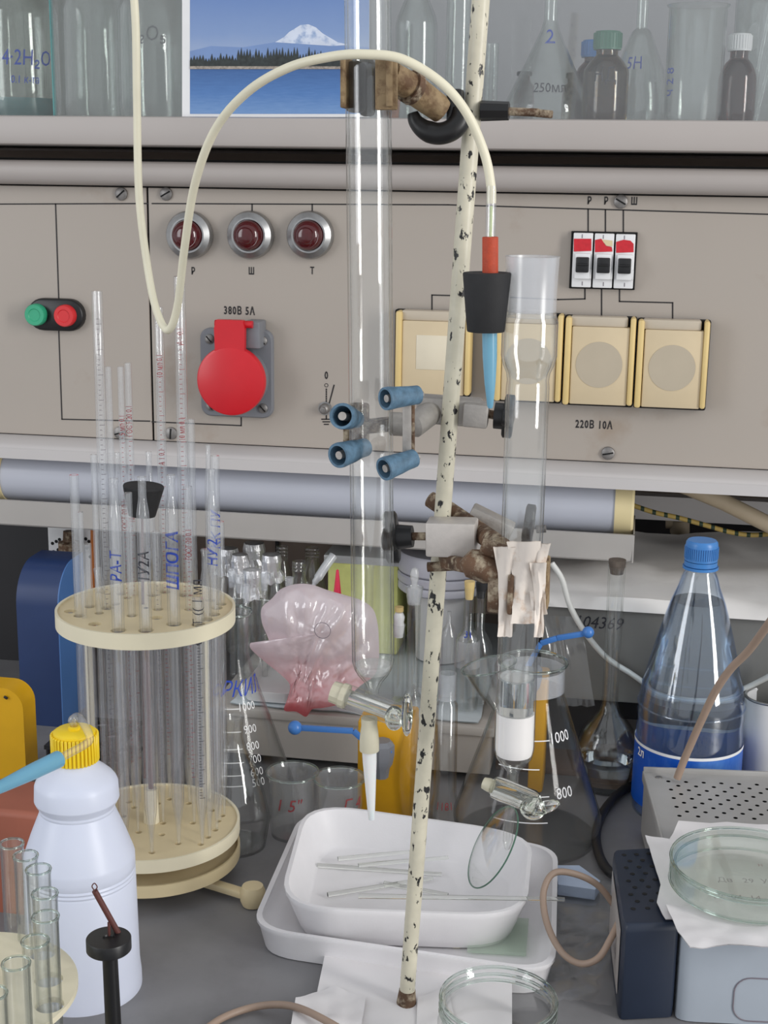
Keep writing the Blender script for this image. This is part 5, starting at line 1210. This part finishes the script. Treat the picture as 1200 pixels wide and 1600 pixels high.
for i in range(16): a_ = 2*pi*i/16; em.append(mv(rbox(0, 0, 0, .0011, .0011, .0001), (.0104*cos(a_), .0104*sin(a_), 0)))
em.append(([Vector((.0055*cos(a_), .0068*sin(a_), 0)) for a_ in [2*pi*i/20 for i in range(20)]], [tuple(range(20))]))
ob('emblem', L.wrap(join(*em), W(1078, 1190, YB).z, .62, .0014), mat('pale_emblem', rgb(176, 200, 232), .5), t, smooth=False, nofix=True)
for q in (1068, 1098): ob('moulded_ring', rim_ring((L.x, L.y, W(1080, q, YB).z), L.rad(W(1080, q, YB).z), .0011, 56), 'pet', t)
C = Lathe(1084, 1040, YB, [(843, 22), (846, 24.5), (850, 25), (874, 25.5)]); C.x = L.x; ob('cap', C.solid(40), 'capblue', t)
ob('cap_ribs', join(*[xf(rbox(0, 0, 0, .0010, .0012, .011), Matrix.Translation((C.x+C.pr[0][0]*cos(a_), C.y+C.pr[0][0]*sin(a_), C.pr[0][1]+.008)) @ Matrix.Rotation(a_, 4, 'Z')) for a_ in [2*pi*i/48 for i in range(48)]]), 'capblue', t, smooth=False)
C2 = Lathe(1084, 1040, YB, [(875, 25.5), (882, 25.5)]); C2.x = L.x; ob('tamper_band', C2.solid(40), 'capblue', t)
C3 = Lathe(1084, 1040, YB, [(883, 27.5), (887, 27.5)]); C3.x = L.x; ob('neck_ring', C3.solid(40), 'capblue', t)
# volumetric flask with cork, right
rows = [(884, 14), (888, 13.5), (1000, 12.5), (1085, 12), (1100, 13), (1112, 17), (1124, 28), (1140, 40), (1160, 48), (1178, 48), (1192, 42), (1200, 34)]
t, L = vessel('volumetric_flask', 'long-necked round flask with grey cork beside the water bottle', 'flask', 958, 1000, 1.385, rows, 0, 0.0, 'glassdk', .0014, True, None, 40)
ob('cork', Lathe(958, 1000, 1.385, [(874, 13.5), (880, 13.5), (896, 10)]).solid(20), 'greycork', t)
ob('liquid', L.part(.002, W(950, 1180, 1.385).z, -.0018, 36), 'water', t)
# white cup at right edge
L = Lathe(1200, 1140, 1.40, [(1088, 38), (1092, 39), (1170, 37), (1205, 33)], 0, 0.0)
t = thing('white_cup', 'white enamel cup cut by the right edge behind the bottle', 'cup', L.c); ob('cup_body', L.open(.002, 40), 'white', t); ob('rim', rim_ring((L.x, L.y, L.pr[-1][1]), L.pr[-1][0], .0015, 40), 'chrome', t)

# ================================================================== DEVICE on the right
ZD = .066
A, B = T(1007, 1206, ZD), T(1047, 1345, ZD); e = (B-A); e.z = 0; pr_ = Vector((-e.y, e.x, 0)).normalized()
C_, D_ = B+pr_*.22, A+pr_*.22
t = thing('power_supply', 'grey steel apparatus with perforated cover, right of the trays', 'apparatus', ((A.x+B.x)/2+.1, (A.y+B.y)/2, 0))
ob('case', prism([Vector((p.x, p.y, .004)) for p in (A, B, C_, D_)], (0, 0, ZD-.008)), 'perf', t, smooth=False)
# perforated top plate
bm = bmesh.new(); un = e.normalized(); Lx_ = e.length
holes = []
for j in range(9):
    for i in range(12):
        u_ = .020+j*.0092; w_ = .020+i*.0165+(.008 if j % 2 else 0)
        if u_ < Lx_-.01 and w_ < .21: holes.append(A+un*u_+pr_*w_)
def lp(pts):
    vs_ = [bm.verts.new((p.x, p.y, ZD)) for p in pts]; return [bm.edges.new((vs_[i], vs_[(i+1) % len(vs_)])) for i in range(len(vs_))]
es = lp([A, B, C_, D_])
for h in holes: es += lp([h+Vector((.0021*cos(2*pi*i/8), .0021*sin(2*pi*i/8), 0)) for i in range(8)])
bmesh.ops.triangle_fill(bm, use_beauty=True, edges=es); bm.verts.index_update()
pm = [v_.co.copy() for v_ in bm.verts], [tuple(v_.index for v_ in q.verts) for q in bm.faces]; bm.free()
ob('perforated_top', pm, 'perf', t, smooth=False)
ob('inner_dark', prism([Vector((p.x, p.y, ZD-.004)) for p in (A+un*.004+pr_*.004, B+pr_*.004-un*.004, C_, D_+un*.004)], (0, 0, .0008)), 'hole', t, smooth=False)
ob('back_flange', bar(A+Vector((0, 0, .002))-pr_*.001, D_+Vector((0, 0, .002)), .003, .006, (0, 0, 1), .0006), 'perf', t)
ob('side_flange', bar(A+Vector((0, 0, -.004))-pr_*.001, B+Vector((0, 0, -.004))-pr_*.001, .002, .010, (0, 0, 1), .0006), 'perf', t)
ob('cover_screw', mv(lathe([(0, .0012), (.003, .0008), (.0036, 0)], 16), A+un*.012+pr_*.012), 'screw', t)
# navy cover
zn = .080
nb = [T(957, 1326, zn), T(974, 1447, zn), T(1064, 1443, zn), T(1030, 1322, zn)]
ring = rpoly(nb, .10, 4); ncc = sum(nb, Vector())/4
g = lambda s_, z: [Vector((ncc.x+(p.x-ncc.x)*s_, ncc.y+(p.y-ncc.y)*s_, z)) for p in ring]
t = thing('navy_cover', 'dark navy plastic cover with vent holes and pale side label', 'cover', (ncc.x, ncc.y, 0))
ob('shell', loft([g(.985, .001), g(1.0, .01), g(1.0, zn-.006), g(.985, zn-.0018), g(.95, zn)]), 'devnavy', t, ang=40)
eu = (nb[1]-nb[0]); ew = (nb[3]-nb[0])
for j in range(9):
    for i in range(3):
        q = .10+j*.088; w_ = .22+i*.26+(.10 if j % 2 else 0); c = nb[0]+eu*q+(nb[3].lerp(nb[2], q)-nb[0].lerp(nb[1], q))*w_
        if w_ < .9: ob('vent_hole', mv(lathe([(0, .0003), (.0020, .0003), (.0020, -.001)], 10), Vector((c.x, c.y, zn))), 'hole', t, smooth=False)
ln = Vector((-eu.y, eu.x, 0)).normalized();
if ln.x > 0: ln = -ln
fl_ = [nb[0].lerp(nb[1], .16), nb[0].lerp(nb[1], .90)]
ob('side_label', prism([Vector((fl_[0].x, fl_[0].y, zn-.010))+ln*.0006, Vector((fl_[1].x, fl_[1].y, zn-.010))+ln*.0006, Vector((fl_[1].x, fl_[1].y, .016))+ln*.0006, Vector((fl_[0].x, fl_[0].y, .016))+ln*.0006], ln*.0004), 'strip', t, smooth=False)
mid = fl_[0].lerp(fl_[1], .6); ob('label_print', text_plane('~220 В', Vector((mid.x, mid.y, .034))+ln*.0014, .012, right=-(eu.normalized())*-1, up=(0, 0, 1), sx=.8), 'inkgrey', t, smooth=False, nofix=True)
# light blue-grey body
ga, gb = nb[2]+Vector((.0015, -.004, 0)), nb[3]+Vector((.002, -.012, 0))
gp = [ga, gb, gb+pr_*.24, ga+pr_*.24]
t = thing('grey_instrument', 'pale blue-grey instrument body under the papers, lower right corner', 'instrument', ((ga.x+gb.x)/2+.1, (ga.y+gb.y)/2, 0))
gcc = sum(gp, Vector())/4; ring2 = rpoly(gp, .06, 4)
g2 = lambda s_, z: [Vector((gcc.x+(p.x-gcc.x)*s_, gcc.y+(p.y-gcc.y)*s_, z)) for p in ring2]
ob('housing', loft([g2(1.0, .001), g2(1.0, .066), g2(.99, .071), g2(.96, .074)]), 'devgrey', t, ang=50)
fc = ga+pr_*.075; fn = Vector((pr_.y, -pr_.x, 0))
if fn.y > 0: fn = -fn
oc_ = [Vector((fc.x, fc.y, .022))+pr_*x+Vector((0, 0, z)) for x, z in rrect(.034, .018, .012)]
ob('panel_outline', tube([p+fn*.0004 for p in oc_]+[oc_[0]+fn*.0004], .0005, 6), 'inkgrey', t)
# papers and petri dish
paper('paper_sheet', 'white notepaper lying under the petri dish', ((1008, 1307), (1046, 1314), (1060, 1287), (1260, 1292), (1260, 1440), (1040, 1440), (1026, 1413), (1032, 1386)), .0815, amp=.003)
paper('paper_sheet', 'creased paper with faint violet writing hanging below the petri dish', ((1040, 1420), (1260, 1400), (1260, 1487), (1120, 1482), (1078, 1484), (1059, 1459)), .0850, amp=.004)
zpd = .089
pc_ = T(1167, 1388, zpd); kp = mpp(pc_)
for (nm, lb, r_, z0, h, up) in (('petri_dish', 'glass petri dish base standing on the papers', 114, zpd, .017, 1), ('petri_cover', 'glass petri lid covering the dish on the papers', 121, zpd+.004, .018, -1)):
    R_ = r_*kp; w = .0016
    if up > 0: pf = [(0, 0), (R_, 0), (R_, h), (R_-w, h), (R_-w, w), (0, w)]
    else: pf = [(0, h), (R_, h), (R_, 0), (R_-w, 0), (R_-w, h-w), (0, h-w)]
    t = thing(nm, lb, 'petri dish', (pc_.x, pc_.y, z0))
    ob('glass_body', mv(lathe(pf, 72), (pc_.x, pc_.y, z0)), M['petri'] if 'petri' in M else M.setdefault('petri', thin_glass('petri_glass', (.98, .99, .98), (.62, .74, .66), .05, .03, power=4)), t, ang=30)
    ob('rim', rim_ring((pc_.x, pc_.y, z0+(h if up > 0 else 0)), R_-w/2, .0011, 72), 'rimglass', t)
    if up < 0: ob('top_edge', rim_ring((pc_.x, pc_.y, z0+h), R_-w/2, .0012, 72), 'rimglass', t)
for i, (tx, px, py, mt, sz) in enumerate((('Дв   29  У', 1160, 1376, 'inkgrey', .010), ('Т2  04  14', 1150, 1402, 'inkgrey', .010), ('Н', 1188, 1352, 'inkred', .006))):
    p = T(px, py, zpd-.0005); ob('handwriting', text_plane(tx, p, sz, right=pr_, up=-un, sx=.9), mt, bpy.data.objects['petri_dish'], smooth=False, nofix=True)
# cables on the right
def cable(lb, pts, r, mt, nm='cable'): return ob(nm, tube(cat(pts, 8), r, 12), mt, label=lb, cat_='cable')
cable('brown cable looping left of the navy cover', [W(962, 1418, 1.06), W(935, 1384, 1.055), W(900, 1366, 1.05), W(866, 1364, 1.045), W(850, 1390, 1.035), W(851, 1428, 1.02), W(864, 1466, 1.005), W(884, 1494, .995), W(910, 1506, .99), W(936, 1496, .99), W(955, 1465, 1.0), W(972, 1430, 1.02)], .0027, 'cordb')
cable('beige cable hanging in front of the water bottle', [W(1058, 1216, 1.262), W(1072, 1180, 1.26), W(1094, 1130, 1.25), W(1118, 1080, 1.235), W(1142, 1045, 1.22), W(1172, 1014, 1.2), W(1215, 955, 1.16)], .0036, 'cordb')
cable('white cable drooping from the lamp behind the round flask', [W(862, 880, 1.40), W(878, 905, 1.40), W(890, 945, 1.40), W(912, 985, 1.40), W(945, 1025, 1.405), W(985, 1052, 1.41), W(1040, 1085, 1.414), W(1120, 1090, 1.414), W(1165, 1075, 1.412), W(1215, 1050, 1.40)], .0030, 'cordw')
cable('black cable curving behind the navy cover', [T(1010, 1218, .006), T(972, 1236, .006), T(945, 1265, .006), T(932, 1300, .006), T(936, 1335, .006), T(952, 1362, .006), T(975, 1375, .006)], .0045, 'cordk')
# clear film hanging in front of the grey box
v, f = [], []
for j in range(19):
    for i in range(17):
        q = j/18; p = W(850+i*3.6+q*(22), 960+q*140, 1.412-.05*q*q); n_ = noise.noise(Vector((i*.35, q*2, 8)))
        v.append(p+Vector((0, -.012*(.5+.5*n_), 0)))
for j in range(18):
    for i in range(16): a = j*17+i; f.append((a, a+1, a+18, a+17))
ob('plastic_film', (v, f), 'plastwrap', label='clear plastic film hanging over the inventory number', cat_='film', ang=180)

# ================================================================== LEFT BACKGROUND
def yz_block(name, lb, cat_, x0, x1, Y, dep, ztop, rad, mt, side=None, z0=0.0):
    p = [(Y, z0)]+[(Y+rad-rad*cos(a), ztop-rad+rad*sin(a)) for a in [pi/2*i/10 for i in range(11)]]+[(Y+dep, ztop), (Y+dep, z0)]
    t = thing(name, lb, cat_, ((x0+x1)/2, Y+dep/2, z0))
    ob('shell', prism([(x0, y, z) for y, z in p], (x1-x0, 0, 0)), mt, t, ang=25)
    if side: ob('side_plate', prism([(x1, y, z) for y, z in p], (.0012, 0, 0)), side, t, smooth=False)
    return t
YA = 1.42
yz_block('blue_apparatus', 'navy and light blue upright apparatus left of the rack', 'apparatus', W(28, 1000, YA).x, W(92, 1000, YA).x, YA, .075, W(80, 862, YA+.07).z, .045, 'navy', 'blue')
yx0, yx1, yzt = W(-60, 1150, 1.27).x, W(38, 1150, 1.27).x, W(15, 1076, 1.27).z; yr = .022
yp = [(yx0, 0), (yx0, yzt)]+[(yx1-yr+yr*sin(a), yzt-yr+yr*cos(a)) for a in [pi/2*i/8 for i in range(9)]]+[(yx1, 0)]
t = thing('yellow_case', 'yellow rounded case at the left picture edge', 'case', ((yx0+yx1)/2, 1.285, 0))
ob('shell', prism([(x, 1.27, z) for x, z in yp], (0, .03, 0)), 'yel', t, ang=25)
ob('latch', bar(W(6, 1088, 1.268), W(12, 1092, 1.268), .002, .003), 'vdark', t)
ob('black_board', box2((XL+.05, 1.62, 0), (W(86, 900, 1.62).x, 1.64, W(40, 822, 1.62).z)), 'vdark', label='black board standing behind the blue apparatus', cat_='board', smooth=False)
t = thing('valve_plate', 'white perforated plate with a dark brass valve behind the rack', 'plate', W(115, 900, 1.585))
ob('plate', pbox(78, 800, 152, 1000, 1.585, .004), 'white', t, smooth=False)
for (px, py) in ((82, 849), (88, 846), (93, 843), (84, 862), (91, 859), (134, 842), (139, 846), (136, 856), (141, 870)): ob('perforation', xf(lathe([(0, .0003), (.0022, .0003), (.0022, 0)], 8), axm(W(px, py, 1.585), d=(0, -1, 0))), 'hole', t, smooth=False)
vp = W(108, 852, 1.575); ob('valve', mv(lathe([(0, -.03), (.008, -.03), (.008, -.008), (.014, -.006), (.014, .004), (.008, .006), (.007, .018), (0, .018)], 8), vp), 'rust', t, ang=25)
ob('orange_tube', cyl(W(146, 990, 1.575), W(145, 800, 1.575), .003), mat('orange_rubber', rgb(190, 110, 50), .6), t)
yz_block('brown_case', 'red-brown case behind the wash bottle', 'case', W(-90, 1280, 1.02).x, W(57, 1280, 1.02).x, 1.02, .06, W(20, 1243, 1.05).z, .006, 'brick')
# black rack with round holes
zr_ = W(100, 1120, 1.27).z
t = thing('black_rack', 'black plastic rack with round holes behind the wash bottle', 'rack', W(120, 1180, 1.25))
xa = W(64, 1140, 1.2).x; xb_ = xa+.072; ya, yb_ = 1.205, 1.285
for zq, nm in ((zr_-.004, 'upper_plate'), (zr_-.032, 'lower_plate')):
    bm = bmesh.new()
    def lp2(pts):
        vs_ = [bm.verts.new((x, y, zq)) for x, y in pts]; return [bm.edges.new((vs_[i], vs_[(i+1) % len(vs_)])) for i in range(len(vs_))]
    es = lp2([(xa, ya), (xb_, ya), (xb_, yb_), (xa, yb_)])
    for i in range(3):
        for j in range(3): es += lp2([(xa+.013+i*.021+.0075*cos(2*pi*q/16), ya+.014+j*.026+.0075*sin(2*pi*q/16)) for q in range(16)])
    bmesh.ops.triangle_fill(bm, use_beauty=True, edges=es)
    r_ = bmesh.ops.extrude_face_region(bm, geom=bm.faces[:]); bmesh.ops.translate(bm, vec=(0, 0, -.004), verts=[q for q in r_['geom'] if isinstance(q, bmesh.types.BMVert)])
    bm.verts.index_update(); pm = [v_.co.copy() for v_ in bm.verts], [tuple(v_.index for v_ in q.verts) for q in bm.faces]; bm.free()
    ob(nm, pm, 'black', t, smooth=False)
for x in (xa+.003, xb_-.003):
    for y in (ya+.003, yb_-.003): ob('leg', cyl((x, y, 0), (x, y, zr_-.006), .0022, seg=10), 'black', t)
